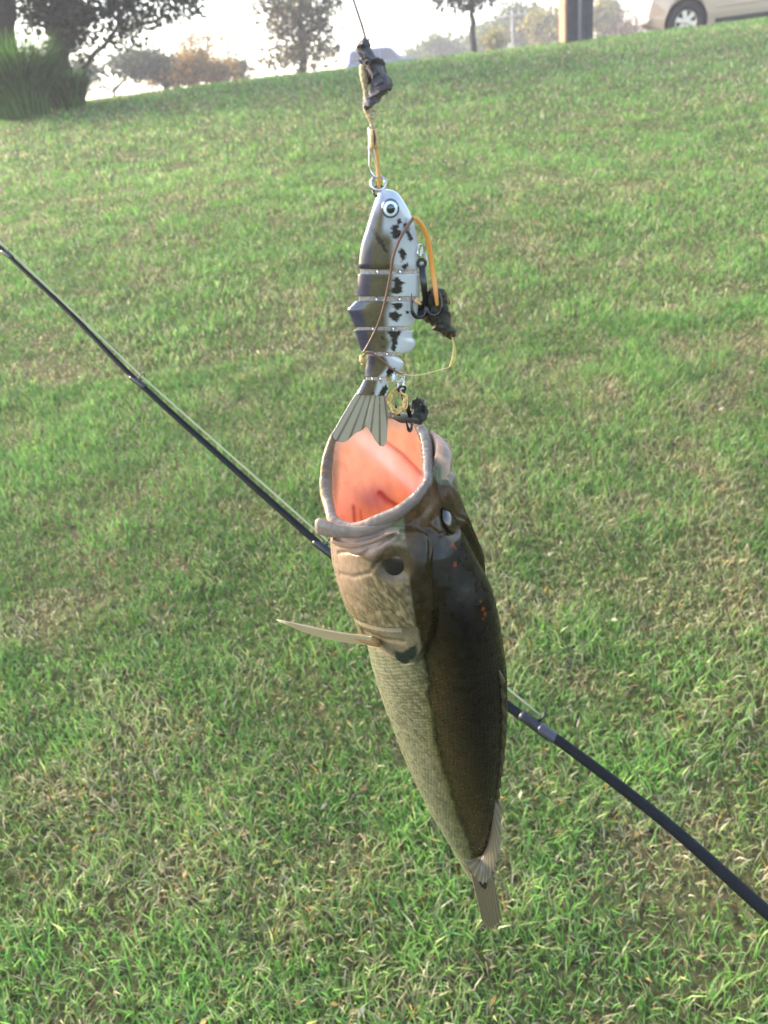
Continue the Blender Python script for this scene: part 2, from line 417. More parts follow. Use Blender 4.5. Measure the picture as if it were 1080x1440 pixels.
# far trees
GREY = [(.06, .075, .045), (.085, .10, .06), (.11, .12, .075)]
OR = [(.34, .15, .03), (.42, .22, .04), (.28, .18, .05), (.20, .16, .06)]
YE = [(.26, .22, .06), (.34, .28, .07), (.18, .18, .06)]
GREEN = [(.07, .10, .04), (.10, .13, .05), (.13, .16, .06)]
def bush(name, px, py, rx, rz, d, cols, label, seed, n=2600, size=.10, group=None, cat='shrub'):
    b = gpt(px, d); b = np.array([b[0], b[1], b[2]])
    r = np.random.default_rng(seed); c = at(px, py, d); k = d / F * 1.1
    blobs = [(c[0] + (r.random() - .5) * 1.5 * rx * k, c[1] + (r.random() - .5) * rx * k, c[2] + (r.random() - .55) * rz * k, rx * k * (.35 + .3 * r.random()), rx * k * .5, rz * k * (.4 + .35 * r.random())) for _ in range(8)]
    limbs = [([b + [0, 0, -.2], (b + c) / 2, c], .05 + .0012 * rz, .02)] + [([(b + c) / 2, np.array(q[:3])], .03, .012) for q in blobs[:5]]
    return tree(name, b, limbs, blobs, n, size, cols, label, group, seed, cat=cat)
bush('shrub', 160, 92, 52, 16, 34, GREY, 'grey green shrub mass beyond the leaning thin tree', 31)
bush('shrub', 232, 94, 26, 15, 36, OR[:2] + GREY, 'rusty shrub between the grey green shrub and the orange one', 32)
bush('shrub', 280, 96, 42, 13, 36, OR, 'bright orange autumn shrub below the wispy pale tree', 33)
bush('shrub', 322, 99, 20, 9, 40, OR[2:] + GREY, 'low brownish shrub beside the bright orange shrub', 34, n=1200)
d = 52; b = gpt(290, d)
tree('autumn_tree', b, [([b, at(291, 90, d), at(292, 55, d), at(288, 20, d)], .11, .03), ([at(291, 80, d), at(315, 60, d), at(332, 50, d)], .05, .02), ([at(291, 75, d), at(272, 58, d), at(262, 48, d)], .05, .02), ([at(291, 62, d), at(305, 45, d)], .04, .015)],
     [bl(290, 50, 26, 10, d), bl(270, 62, 18, 7, d), bl(318, 66, 22, 6, d), bl(298, 30, 16, 8, d), bl(285, 72, 24, 6, d)], 480, .13, [(.50, .30, .14), (.55, .36, .18)], 'wispy pale orange tree with sparse leaves beyond the lawn', seed=8)
d = 30; b = gpt(425, d)
cb = [bl(425, 78, 44, 14, d), bl(400, 72, 28, 12, d), bl(445, 70, 26, 14, d), bl(418, 48, 34, 20, d), bl(445, 35, 26, 18, d), bl(395, 40, 26, 14, d), bl(420, 10, 50, 22, d), bl(380, 4, 22, 12, d), bl(465, 8, 22, 12, d), bl(415, -40, 60, 40, d), bl(415, -110, 50, 40, d), bl(412, -170, 30, 30, d)]
tree('conical_tree', b, [([b, at(425, 60, d), at(422, 0, d), at(415, -180, d)], .16, .04)] + [([at(424, 75 - 26 * i, d), at(424 + (40 if i % 2 else -42), 60 - 28 * i, d)], .05, .015) for i in range(8)],
     cb, 6800, .085, [(.09, .08, .05), (.11, .10, .06), (.14, .11, .06), (.20, .16, .05)], 'broad hazy brownish green tree standing alone on the crest', seed=9)
# small tree with a clear trunk
d = 26; b = gpt(666, d)
tree('young_tree', b, [([b + [0, 0, -.1], at(665, 40, d), at(663, 10, d), at(660, -30, d)], .095, .05), ([at(663, 12, d), at(645, 4, d), at(620, -8, d)], .04, .015), ([at(663, 14, d), at(676, 0, d), at(690, -14, d)], .035, .012)],
     [bl(640, -12, 34, 17, d), bl(668, -14, 30, 17, d), bl(615, -10, 18, 11, d), bl(690, -22, 22, 16, d), bl(655, -50, 60, 36, d), bl(650, -95, 45, 36, d)], 5200, .075, [(.05, .05, .045), (.07, .065, .05), (.06, .07, .045)], 'young tree with a straight bare trunk and clipped dark crown', seed=10, droop=.3)
bush('far_tree', 730, 40, 24, 28, 70, GREEN, 'tall rounded green tree behind the thin utility pole', 41, n=3600, size=.2, cat='tree')
bush('far_tree', 690, 52, 30, 22, 74, GREEN, 'green tree behind the bare trunk of the young tree', 42, n=3200, size=.2, cat='tree')
bush('far_tree', 636, 66, 30, 12, 78, GREEN, 'low green tree tapering down towards the blue car', 43, n=2400, size=.2, cat='tree')
bush('far_tree', 600, 76, 24, 6, 80, GREEN, 'lowest green hedge-like tree nearest the blue car', 44, n=1400, size=.18, cat='tree')
bush('shrub', 692, 57, 13, 8, 44, YE, 'small bright yellow shrub beside the bare young trunk', 45, n=900)
bush('far_tree', 768, 40, 20, 20, 60, YE, 'yellowing tree against the dark timber pillar', 46, n=2600, size=.17, cat='tree')
bush('far_tree', 846, 26, 18, 22, 60, YE + GREEN[2:], 'yellow green tree between the dark timber pillar and the beige car', 47, n=2600, size=.17, cat='tree')
# bare pinkish brush by the car
d = 24; b = gpt(884, d); t = thing('bare_brush', b, 'bare pinkish brush of fine twigs beside the front of the beige car', 'shrub'); mb = MB(); rr = random.Random(4)
for i in range(90):
    a = rr.random() * 6.28; L = .5 + .75 * rr.random(); q0 = b + np.array([rr.uniform(-.35, .35), rr.uniform(-.3, .3), -.03]); le = rr.uniform(.1, .8)
    e = q0 + L * np.array([math.sin(le) * math.cos(a), math.sin(le) * math.sin(a), math.cos(le)]); mid = (q0 + e) / 2 + np.array([rr.uniform(-.05, .05), 0, .05])
    mb.tube([q0, mid, e], [.009, .006, .003], 4)
    for _ in range(3):
        f = rr.uniform(.4, .9); s0 = q0 + (e - q0) * f; mb.tube([s0, s0 + np.array([rr.uniform(-.2, .2), rr.uniform(-.2, .2), rr.uniform(.05, .25)])], [.005, .003], 4)
mb.build('twigs', mat('twig', (.30, .20, .16), .9), t)

# ------------------------------------------------------------------ utility pole and pillar
d = 66; b = gpt(722, d); t = thing('utility_pole', b, 'thin pale utility pole with a crossarm in front of the green trees', 'pole')
topz = at(722, 14, d)[2]; M_PW = mat('weathered_wood', (.30, .27, .24), .9, noise=(4, .3))
mb = MB(); mb.tube([b + [0, 0, -.2], [b[0], b[1], topz]], [.10, .07], 10); mb.build('pole', M_PW, t)
mb = MB(); mb.box([b[0], b[1] - .16, topz - .35], [1.1, .05, .06]); mb.build('crossarm', M_PW, t)
for s in (-.95, -.5, .5, .95):
    mb = MB(); mb.tube([[b[0] + s, b[1] - .16, topz - .289], [b[0] + s, b[1] - .16, topz - .24], [b[0] + s, b[1] - .16, topz - .15]], [.03, .06, .035], 8); mb.build('insulator', mat('porcelain', (.45, .40, .36), .3), t)
d = 17.0; b = gpt(812, d); t = thing('timber_pillar', b, 'wide dark timber pillar with a pale vertical pipe on top of the slope', 'pillar')
hw = 16.3 * d * .97 / F * 1.02; HT = 3.6; M_DK = mat('dark_timber', (.050, .044, .050), .85, noise=(7, .35), bump=(20, .4, .01))
for i in range(4):                        # four vertical boards facing the slope
    w_ = 2 * hw / 4; mb = MB(); mb.box([b[0] - hw + w_ * (i + .5), b[1] - .14 - (.004 if i % 2 else 0), b[2] + HT / 2 - .1], [w_ / 2 - .003, .016, HT / 2]); mb.build('board', M_DK, t, smooth=False)
mb = MB(); mb.box([b[0], b[1] + .05, b[2] + HT / 2 - .1], [hw - .012, .170, HT / 2 - .004]); mb.build('core', M_DK, t, smooth=False)
mb = MB(); mb.box([b[0] - hw - .022, b[1] + .02, b[2] + HT / 2 - .1], [.020, .21, HT / 2 + .003]); mb.build('sunlit_side', mat('sunlit_timber', (.30, .17, .10), .8, noise=(8, .25)), t, smooth=False)  # low sun on the pillar's left edge, painted as an orange timber tone
mb = MB(); mb.tube([[b[0] - .02, b[1] - .21, b[2] - .1], [b[0] - .02, b[1] - .21, b[2] + HT]], [.030, .030], 12); mb.build('pipe', mat('pipe_paint', (.30, .30, .34), .5), t)

# ------------------------------------------------------------------ cars
M_GLASS = mat('car_glass', (.03, .04, .05), .05, spec=.8); M_TYRE = mat('tyre', (.022, .022, .024), .85, bump=(40, .3, .01)); M_RIM = mat('alloy', (.55, .50, .45), .35, metal=.85)
M_BLK = mat('black_trim', (.02, .02, .022), .6); M_CHR = mat('chrome', (.7, .7, .7), .12, metal=1)
def car(name, loc, yaw, paint, label, group, kind):
    """local: x forwards, y to the left side, z up; metres"""
    t = thing(name, loc, label, 'car', group)
    Lh, Wd = 4.6, 1.78
    if kind == 'suv':
        low = [(-2.28, .42), (-2.30, .80), (-2.24, 1.02), (2.05, .98), (2.24, .84), (2.30, .62), (2.27, .40)]; roofz = 1.74
        cab = [(-2.16, 1.0), (-2.02, 1.55), (-1.85, 1.72), (.30, 1.74), (.62, 1.66), (1.22, 1.0)]
    else:
        low = [(-2.28, .40), (-2.32, .70), (-2.22, .95), (-1.7, 1.0), (1.15, .93), (2.05, .78), (2.28, .60), (2.30, .38)]; roofz = 1.46
        cab = [(-1.75, .96), (-1.05, 1.38), (-.75, 1.45), (.15, 1.46), (.45, 1.38), (1.30, .90)]
    wx = (1.52, -1.30); R = .355; AR = .43
    def arch(cx, down=.22):
        return [(cx + AR * math.cos(a), .34 + AR * math.sin(a)) for a in np.linspace(-.25, math.pi + .25, 15)]
    # one closed side outline with the two wheel arches cut in
    outline = low[:]
    z0 = .235
    for cx in wx:
        outline += [(x, max(z, z0)) for x, z in arch(cx)]
    def tumble(z): return Wd / 2 - (.035 * max(0, .55 - z) / .3) - .05 * max(0, z - .75)
    def place(p):
        c, s_ = math.cos(yaw), math.sin(yaw)
        return np.array(loc) + np.array([p[0] * c - p[1] * s_, p[0] * s_ + p[1] * c, p[2]])
    def extrude(o2, name, m, wfun, parent, bev=0.0, ins=0.0):
        bm = bmesh.new(); L = []; Rr = []
        for x, z in o2:
            wv = wfun(z) - ins
            endp = max(0, abs(x) - 1.9) / .42; wv -= .16 * endp ** 2
            L.append(bm.verts.new((x, wv, z))); Rr.append(bm.verts.new((x, -wv, z)))
        n = len(o2)
        fl = bm.faces.new(L); fr = bm.faces.new(Rr[::-1])
        for i in range(n): bm.faces.new((L[i], Rr[i], Rr[(i + 1) % n], L[(i + 1) % n])[::-1])
        bmesh.ops.recalc_face_normals(bm, faces=bm.faces)
        if bev:
            ed = [e for e in bm.edges if (e.verts[0].co.y > .3) == (e.verts[1].co.y > .3) and min(e.verts[0].co.z, e.verts[1].co.z) > .5]
            bmesh.ops.bevel(bm, geom=ed, offset=bev, segments=3, affect='EDGES', profile=.5)
        bmesh.ops.triangulate(bm, faces=[f for f in bm.faces if len(f.verts) > 4])
        for v in bm.verts: v.co = place(v.co) - np.array(loc)
        me = bpy.data.meshes.new(name); bm.to_mesh(me); bm.free()
        return link(name, me, m, parent)
    body = extrude(outline, 'body', paint, tumble, t, .05)
    for p in body.data.polygons: p.use_smooth = False
    zc = .93 if kind != 'suv' else 1.0
    cw = lambda z: Wd / 2 - .07 - .26 * max(0, z - zc) / (roofz - zc)
    cabin = extrude(cab, 'cabin', paint, cw, t, .05)
    # side windows, slightly proud of the cabin sides
    def window(quad, name='window'):
        for s in (1, -1):
            mb = MB(); V = [place((x, s * (cw(z) + .006), z)) for x, z in quad] + [place((x, s * (cw(z) - .02), z)) for x, z in quad]; n = len(quad)
            mb.add(V, [tuple(range(n)), tuple(range(2 * n - 1, n - 1, -1))] + [(i, (i + 1) % n, n + (i + 1) % n, n + i) for i in range(n)]); mb.build(name, M_GLASS, t, smooth=False)
    if kind == 'suv':
        window([(.98, 1.06), (.52, 1.60), (-.10, 1.63), (-.10, 1.06)]); window([(-.18, 1.06), (-.18, 1.63), (-1.10, 1.62), (-1.10, 1.06)]); window([(-1.2, 1.08), (-1.2, 1.61), (-1.82, 1.58), (-1.98, 1.1)])
        ws = [(1.17, 1.06), (.66, 1.62)]
    else:
        window([(1.05, .99), (.42, 1.33), (-.15, 1.37), (-.15, .99)]); window([(-.22, .99), (-.22, 1.37), (-.8, 1.34), (-1.35, 1.02)]); ws = [(1.22, .96), (.5, 1.36)]
    mb = MB(); (xa, za), (xb, zb) = ws
    nx, nz = (zb - za), -(xb - xa); nl = math.hypot(nx, nz); nx, nz = -nx / nl * -1, nz / nl
    q = [(xa, cw(za) - .08, za), (xa, -cw(za) + .08, za), (xb, -cw(zb) + .06, zb), (xb, cw(zb) - .06, zb)]
    V = [place((x + .03 * nx, y, z + .03 * nz)) for x, y, z in q] + [place((x - .02 * nx, y, z - .02 * nz)) for x, y, z in q]
    mb.add(V, [(0, 1, 2, 3), (7, 6, 5, 4)] + [(i, (i + 1) % 4, 4 + (i + 1) % 4, 4 + i) for i in range(4)]); mb.build('windscreen', M_GLASS, t, smooth=False)
    for s in (1, -1):
        for cx in wx:
            wl = MB(); prof = [(.215, -.10), (.235, .085), (.30, .112), (.335, .105), (R, .07), (R, -.07), (.335, -.105), (.30, -.11), (.215, -.10)]
            V = []; n = 36
            for rr_, yy in prof:
                for k in range(n):
                    a = 2 * math.pi * k / n; V.append(place((cx + rr_ * math.cos(a), s * (Wd / 2 - .125 + yy), R + rr_ * math.sin(a))))
            tb = mesh('wheel', V, [tuple(f) for f in grid_faces(len(prof), n)], M_TYRE, t)
            rm = MB()
            ringV = []
            for rr_, yy in [(.20, .03), (.222, .09), (.215, .098), (.19, .075), (.185, .03)]:
                for k in range(n):
                    a = 2 * math.pi * k / n; ringV.append(place((cx + rr_ * math.cos(a), s * (Wd / 2 - .125 + yy), R + rr_ * math.sin(a))))
            rm.add(ringV, [tuple(f) for f in grid_faces(5, n)])
            for k in range(6):
                a = 2 * math.pi * k / 6 + .3; dirv = np.array([math.cos(a), 0, math.sin(a)]); sdv = np.array([-math.sin(a), 0, math.cos(a)])
                c0 = np.array([cx, s * (Wd / 2 - .125 + .06), R]); A_ = [c0 + dirv * .03 + sdv * .035, c0 + dirv * .03 - sdv * .035, c0 + dirv * .20 - sdv * .05, c0 + dirv * .20 + sdv * .05]
                V = [place(v) for v in A_] + [place(v + np.array([0, s * .03, 0])) for v in A_]
                rm.add(V, [(0, 1, 2, 3), (7, 6, 5, 4)] + [(i, (i + 1) % 4, 4 + (i + 1) % 4, 4 + i) for i in range(4)])
            hubV = [place((cx + rr_ * math.cos(2 * math.pi * k / 16), s * (Wd / 2 - .125 + yy), R + rr_ * math.sin(2 * math.pi * k / 16))) for rr_, yy in [(.06, .05), (.06, .095), (.03, .105), (.001, .105)] for k in range(16)]
            rm.add(hubV, [tuple(f) for f in grid_faces(4, 16)])
            o_ = rm.build('rim', M_RIM, t, smooth=False); o_.parent = tb
            # dark liner of the wheel well
            lm = MB(); V = [place((cx + (AR - .004) * math.cos(a), s * yy, .34 + (AR - .004) * math.sin(a))) for yy in (Wd / 2 - .06, Wd / 2 - .32) for a in np.linspace(-.2, math.pi + .2, 20)]
            lm.add(V, [tuple(f) for f in grid_faces(2, 20, False)]); 
            V2 = [place((cx + rr_ * math.cos(a), s * (Wd / 2 - .32), .34 + rr_ * math.sin(a))) for rr_ in (AR - .004, .02) for a in np.linspace(0, 2 * math.pi, 20)]
            lm.add(V2, [tuple(f) for f in grid_faces(2, 20, False)]); lm.build('wheel_well', M_BLK, t)
        side = lambda x, z, e=.004: (x, s * (tumble(z) + e), z)
        for z_, hh, m_, nm, x0, x1 in [(.30, .05, M_BLK, 'sill', -.90, .94), (.56, .022, paint, 'rub_strip', -.88, .92)]:
            mb = MB(); V = [place(side(x, z, e)) for x, z, e in [(x0, z_ - hh, .0), (x1, z_ - hh, .0), (x1, z_ + hh, .0), (x0, z_ + hh, .0), (x0, z_ - hh * .6, .022), (x1, z_ - hh * .6, .022), (x1, z_ + hh * .6, .022), (x0, z_ + hh * .6, .022)]]
            mb.add(V, [(4, 5, 6, 7), (0, 1, 5, 4), (1, 2, 6, 5), (2, 3, 7, 6), (3, 0, 4, 7)]); mb.build(nm, m_, t, smooth=False)
        for x_ in (.90, -.13, -1.10):         # door shut lines
            mb = MB(); q = [(x_ - .004, .36), (x_ + .004, .36), (x_ + .004, .94), (x_ - .004, .94)]
            mb.add([place(side(x, z, .0015)) for x, z in q], [(0, 1, 2, 3)]); mb.build('door_seam', M_BLK, t, smooth=False)
        for x_ in (.02, -.98):
            mb = MB(); mb.tube([place(side(x_ - .09, .80, .01)), place(side(x_ - .07, .80, .035)), place(side(x_ + .07, .80, .035)), place(side(x_ + .09, .80, .01))], .013, 8); mb.build('door_handle', paint, t)
        mb = MB(); V = []
        for k, (yy, sc) in enumerate([(.00, .5), (.03, 1), (.15, 1), (.19, .6)]):
            for a in range(10): V.append(place((.88 + .055 * sc * math.cos(a * .628), s * (Wd / 2 - .05 + yy), zc + .09 + .075 * sc * math.sin(a * .628))))
        mb.add(V, [tuple(f) for f in grid_faces(4, 10)] + [tuple(range(30, 40))]); mb.build('mirror', paint, t)
        for nm, x_, m_ in (('headlight', 2.17, mat('lamp_lens', (.75, .72, .66), .1, spec=.8)), ('tail_light', -2.235, mat('red_lens', (.35, .02, .015), .15))):
            mb = MB(); sg = 1 if x_ > 0 else -1; V = []
            zz = .70 if x_ > 0 else .84
            for rr_, dx in [(1.0, 0), (.9, .03), (.5, .05), (.02, .055)]:
                for a in range(16): V.append(place((x_ + sg * dx, s * (.60 + .15 * rr_ * math.cos(a * math.pi / 8)), zz + .075 * rr_ * math.sin(a * math.pi / 8))))
            mb.add(V, [tuple(f) for f in grid_faces(4, 16)]); mb.build(nm, m_, t)
        mb = MB()
    mb = MB(); cy_, sy_ = math.cos(yaw), math.sin(yaw); mb.box(place((0, 0, .24)), [1.95, .62, .11], R=np.array([[cy_, -sy_, 0], [sy_, cy_, 0], [0, 0, 1]])); mb.build('underbody', M_BLK, t, smooth=False)
    for x_, nm in ((2.29, 'bumper'), (-2.31, 'bumper')):
        mb = MB(); q = [(x_ - .05 * abs(y) ** 2 * (1 if x_ > 0 else -1) * 2.2, y, .47) for y in np.linspace(-.78, .78, 9)]; mb.tube([place(v) for v in q], .075, 10); mb.build(nm, paint, t)
    return t
M_BEIGE = mat('beige_paint', (.46, .36, .28), .3, metal=.25, coat=.6); M_BLUE = mat('slate_blue_paint', (.07, .11, .24), .3, metal=.2, coat=.6)
# beige car: front wheel seen at column 947
yawb = math.pi - math.radians(15)
dC = 19.3
bb = gpt(953, dC)
cx = bb[0] + 1.52 * math.cos(math.radians(15)) + .2
car('parked_car', (cx, dC, float(H(cx, dC)) - .06), yawb, M_BEIGE, 'beige parked car with an alloy wheel showing, on the crest', 'cars parked beyond the crest', 'suv')
bb = gpt(537, 56)
car('parked_car', (bb[0] + .1, 56, float(H(bb[0], 56)) + .03 + .55), math.radians(6), M_BLUE, 'slate blue parked car with only its roof and windows above the grass', 'cars parked beyond the crest', 'suv')

# ------------------------------------------------------------------ the bass
PHI = math.radians(40)
DOR = np.array([math.cos(PHI), -math.sin(PHI), 0.0])      # towards the back of the fish
LAT = np.array([-math.sin(PHI), -math.cos(PHI), 0.0])     # towards its left flank
NT = 400
NB = 560
TH = np.arange(NT) / NT * 2 * np.pi                       # 0 back, pi/2 left flank, pi belly
# body stations: image row, left and right edge of the trunk, thickness/height, depth offset
ST = np.array([(752, 478, 648, .66, .000), (785, 479, 664, .66, .000), (815, 485, 680, .64, .000), (845, 494, 689, .62, .000), (880, 507, 695, .61, .000),
               (920, 517, 701, .60, .000), (960, 527, 703, .59, .000), (1000, 540, 703, .58, .002), (1050, 559, 700, .57, .004),
               (1100, 580, 694, .56, .006), (1150, 606, 690, .54, .008), (1195, 634, 684, .50, .010), (1222, 650, 684, .46, .012), (1238, 659, 684, .36, .013), (1246, 667, 682, .25, .014)])
def body_ring(row):
    py, lx, rx, ratio, off = row
    px = (lx + rx) / 2; c = PV(px, py, off); k = (Y0 + off) / ray(px, py)[1] / F
    hw = (rx - lx) / 2 * k
    hh = hw / math.sqrt(math.cos(PHI) ** 2 + (ratio * math.sin(PHI)) ** 2); ww = hh * ratio
    ct, st = np.cos(TH), np.sin(TH)
    vv = hh * np.sign(ct) * np.abs(ct) ** .92
    lat = ww * np.sign(st) * np.abs(st) ** .95 * (1 + .10 * ct)
    return c + vv[:, None] * DOR + lat[:, None] * LAT
rows = catmull(ST, NB)
rows_fish = np.array([body_ring(r) for r in rows])         # (420, NT, 3)
# mouth rim (angle, column, row, offset towards the viewer in metres): the upper jaw is the near half, the lower jaw reaches further up
RIM = [(0, 598, 682, -.022), (25, 570, 713, -.027), (50, 530, 735, -.028), (72, 492, 744, -.025), (92, 466, 730, -.018), (112, 459, 698, -.002),
       (140, 462, 645, .012), (165, 474, 612, .022), (190, 505, 592, .027), (215, 545, 587, .027), (245, 580, 592, .025), (270, 593, 604, .021), (300, 600, 634, .006), (330, 600, 662, -.010)]
ra = np.radians([r[0] for r in RIM]); rp = np.array([PV(r[1], r[2], r[3]) for r in RIM])
def periodic(a, p, q):
    aa = np.concatenate([a - 2 * np.pi, a, a + 2 * np.pi]); pp = np.vstack([p, p, p]); out = []
    i = np.searchsorted(aa, q, side='right') - 1
    t = ((q - aa[i]) / (aa[i + 1] - aa[i]))[:, None]
    m = lambda j: (pp[j + 1] - pp[j - 1]) / (aa[j + 1] - aa[j - 1])[:, None]
    h = (aa[i + 1] - aa[i])[:, None]
    return (2 * t ** 3 - 3 * t ** 2 + 1) * pp[i] + (t ** 3 - 2 * t ** 2 + t) * h * m(i) + (-2 * t ** 3 + 3 * t ** 2) * pp[i + 1] + (t ** 3 - t ** 2) * h * m(i + 1)
rim = periodic(ra, rp, TH)
mc = rim.mean(0)
head0 = rows_fish[0]; hc = head0.mean(0)
AX = (mc - hc); AX /= np.linalg.norm(AX)                    # out of the mouth
outw = rim - mc; outw = outw - (outw @ AX)[:, None] * AX; outw /= np.linalg.norm(outw, axis=1)[:, None]
deg = np.degrees(TH)
def bump(a, wd): 
    d_ = np.abs((deg - a + 180) % 360 - 180); return np.exp(-(d_ / wd) ** 2)
lipr = .0029 + .0010 * bump(60, 35) + .0010 * bump(285, 35) + .0016 * bump(132, 26) - .0006 * bump(175, 20) + .0008 * bump(215, 25)
lipr = lipr * (.86 + .28 * vnoise(deg * .06, deg * 0, 31))
rim = rim + outw * (.0016 * (vnoise(deg * .045, deg * 0 + 3, 77) - .5) - .0014 * bump(100, 9) - .0010 * bump(22, 5))[:, None]
rings, kindr = [], []                                       # kind: 0 cavity, 1 lip, 2 face, 3 trunk
# cavity from the throat up to the lip
NC = 70
throat = hc + (rows_fish[NB // 7].mean(0) - hc) * .9 
for i in range(NC):
    t = i / (NC - 1)
    c = throat + (mc - throat) * t
    rel = rim - lipr[:, None] * outw * .9 - mc
    relp = rel - (rel @ AX)[:, None] * AX; axp = (rel @ AX)[:, None] * AX
    sc = .10 + .90 * math.sin(min(1, t * 1.02) * math.pi / 2) ** .75
    rings.append(c + relp * sc + axp * t ** 1.6); kindr.append(0 + t * .999)
for b_ in np.radians(np.linspace(165, -70, 16)):
    rings.append(rim + lipr[:, None] * (math.cos(b_) * outw + 1.15 * math.sin(b_) * AX)); kindr.append(1)
# face: from under the lip to the first trunk ring
NF = 110
p0 = rim + lipr[:, None] * ((.15 + 2.1 * bump(305, 30))[:, None] * outw - (1.35 - .6 * bump(305, 30))[:, None] * AX); p3 = head0
t0 = -AX * .020; t1 = (rows_fish[16] - rows_fish[0]) / 12 * NF * .35
for i in range(NF):
    t = (i + .5) / NF
    q = (2 * t ** 3 - 3 * t ** 2 + 1) * p0 + (t ** 3 - 2 * t ** 2 + t) * t0 + (-2 * t ** 3 + 3 * t ** 2) * p3 + (t ** 3 - t ** 2) * t1
    rings.append(q); kindr.append(2 + t * .999)
for i in range(len(rows_fish)):
    rings.append(rows_fish[i]); kindr.append(3 + i / len(rows_fish) * .999)
RG = np.array(rings); KD = np.array(kindr)
NR = len(RG)
# normals of the rings for relief
def ring_normals(R):
    du = np.gradient(R, axis=0); dv = (np.roll(R, -1, 1) - np.roll(R, 1, 1)); n_ = np.cross(dv, du)
    return n_ / (np.linalg.norm(n_, axis=2)[:, :, None] + 1e-12)
nrm = ring_normals(RG)
trunk_mask = (KD[:, None] >= 2)
ccen = RG.mean(1)[:, None, :]
sgn = np.sign(((RG - ccen) * nrm).sum(2)); flip = 1 if sgn[-260:].mean() > 0 else -1
nrm = nrm * flip
# picture coordinates of the left flank, mirrored to the right one, serve as the fish's own surface coordinates
prj = project(RG.reshape(-1, 3)); PXm = prj[0].reshape(NR, NT).copy(); PYm = prj[1].reshape(NR, NT).copy()
PXl, PYl = PXm.copy(), PYm.copy()
mir = (-np.arange(NT)) % NT
right = np.sin(TH) < -1e-6
PXl[:, right] = PXm[:, mir][:, right]; PYl[:, right] = PYm[:, mir][:, right]
thm = np.degrees(np.minimum(TH, 2 * np.pi - TH))[None, :] * np.ones((NR, 1))
# gill cover: a raised plate with a sharp rear edge
def poly_sd(px, py, poly):
    """signed distance, positive inside"""
    q = np.asarray(poly, float); ins = np.zeros(px.shape, bool); dmin = np.full(px.shape, 1e9)
    for i in range(len(q)):
        a, b_ = q[i], q[(i + 1) % len(q)]
        ex, ey = b_ - a; wx_, wy_ = px - a[0], py - a[1]
        tt = np.clip((wx_ * ex + wy_ * ey) / (ex * ex + ey * ey + 1e-9), 0, 1)
        dmin = np.minimum(dmin, np.hypot(wx_ - ex * tt, wy_ - ey * tt))
        c1 = (a[1] > py) != (b_[1] > py)
        xi = a[0] + (py - a[1]) * ex / (ey if abs(ey) > 1e-9 else 1e-9)
        ins ^= c1 & (px < xi)
    return np.where(ins, dmin, -dmin)
outer = KD[:, None] >= 2
OPC = catmull([(440, 760), (455, 800), (478, 850), (500, 884), (530, 905), (562, 923), (577, 929), (592, 918), (604, 892), (610, 850), (606, 800), (598, 750), (500, 740)], 90)
sdo = poly_sd(PXl, PYl, OPC)
PRE = catmull([(440, 740), (470, 830), (497, 858), (530, 872), (565, 876), (600, 870), (606, 840), (602, 800), (590, 745), (500, 735)], 80)
sdp = poly_sd(PXl, PYl, PRE)
disp = np.zeros((NR, NT))
disp += (.0046 * sm(-.8, 1.8, sdo) - .0022 * np.exp(-((sdo + 4) / 2.5) ** 2) * sm(60, 20, np.abs(PYl - 900))) * sm(-200, 30, 60 - sdo) * outer
disp += .0022 * sm(-1.0, 3, sdp) * outer
def line_d(px, py, pts):
    dm = np.full(px.shape, 1e9)
    for a, b_ in zip(pts[:-1], pts[1:]):
        ex, ey = b_[0] - a[0], b_[1] - a[1]; tt = np.clip(((px - a[0]) * ex + (py - a[1]) * ey) / (ex * ex + ey * ey), 0, 1)
        dm = np.minimum(dm, np.hypot(px - a[0] - ex * tt, py - a[1] - ey * tt))
    return dm
for pts_, amp_, wd_ in (([(478, 776), (505, 771), (535, 762), (560, 744)], .0014, 2.6), ([(484, 800), (508, 806), (530, 800), (545, 770)], .0008, 3.0), ([(486, 845), (500, 868), (522, 892)], .0012, 2.2),
                        ([(512, 880), (545, 893), (572, 896)], .0009, 3.0), ([(500, 830), (530, 850), (565, 852)], .0006, 4.0), ([(606, 742), (618, 752), (636, 748)], .0012, 3.0)):
    disp -= amp_ * np.exp(-(line_d(PXl, PYl, pts_) / wd_) ** 2) * outer * (thm < 125)
# eye sockets / brow
def eye_at(ex, ey):
    front = outer & ((RG - CAM) * nrm).sum(2).__lt__(0)
    dd = np.where(front, (PXm - ex) ** 2 + (PYm - ey) ** 2, 1e12); return np.unravel_index(np.argmin(dd), dd.shape)
ie, je = eye_at(557, 790)
mirj = int((-je) % NT)
ie2, je2 = eye_at(634, 731)
ep = [RG[ie, je], RG[ie2, je2]]
for q in ep:
    dist = np.linalg.norm(RG - q, axis=2)
    disp += (-.0034 * np.exp(-(dist / .0095) ** 4)) * outer
# nostril grooves and the premaxillary groove on the snout
snout = np.exp(-((KD[:, None] - 2.42) / .06) ** 2) * np.exp(-(thm / 20) ** 2) * ((KD[:, None] >= 2) & (KD[:, None] < 3))
disp -= .0010 * snout
# cheek folds under the maxilla
fold = np.exp(-((KD[:, None] - 2.22) / .05) ** 2) * np.exp(-((thm - 70) / 35) ** 2) * ((KD[:, None] >= 2) & (KD[:, None] < 3))
disp -= .0022 * fold
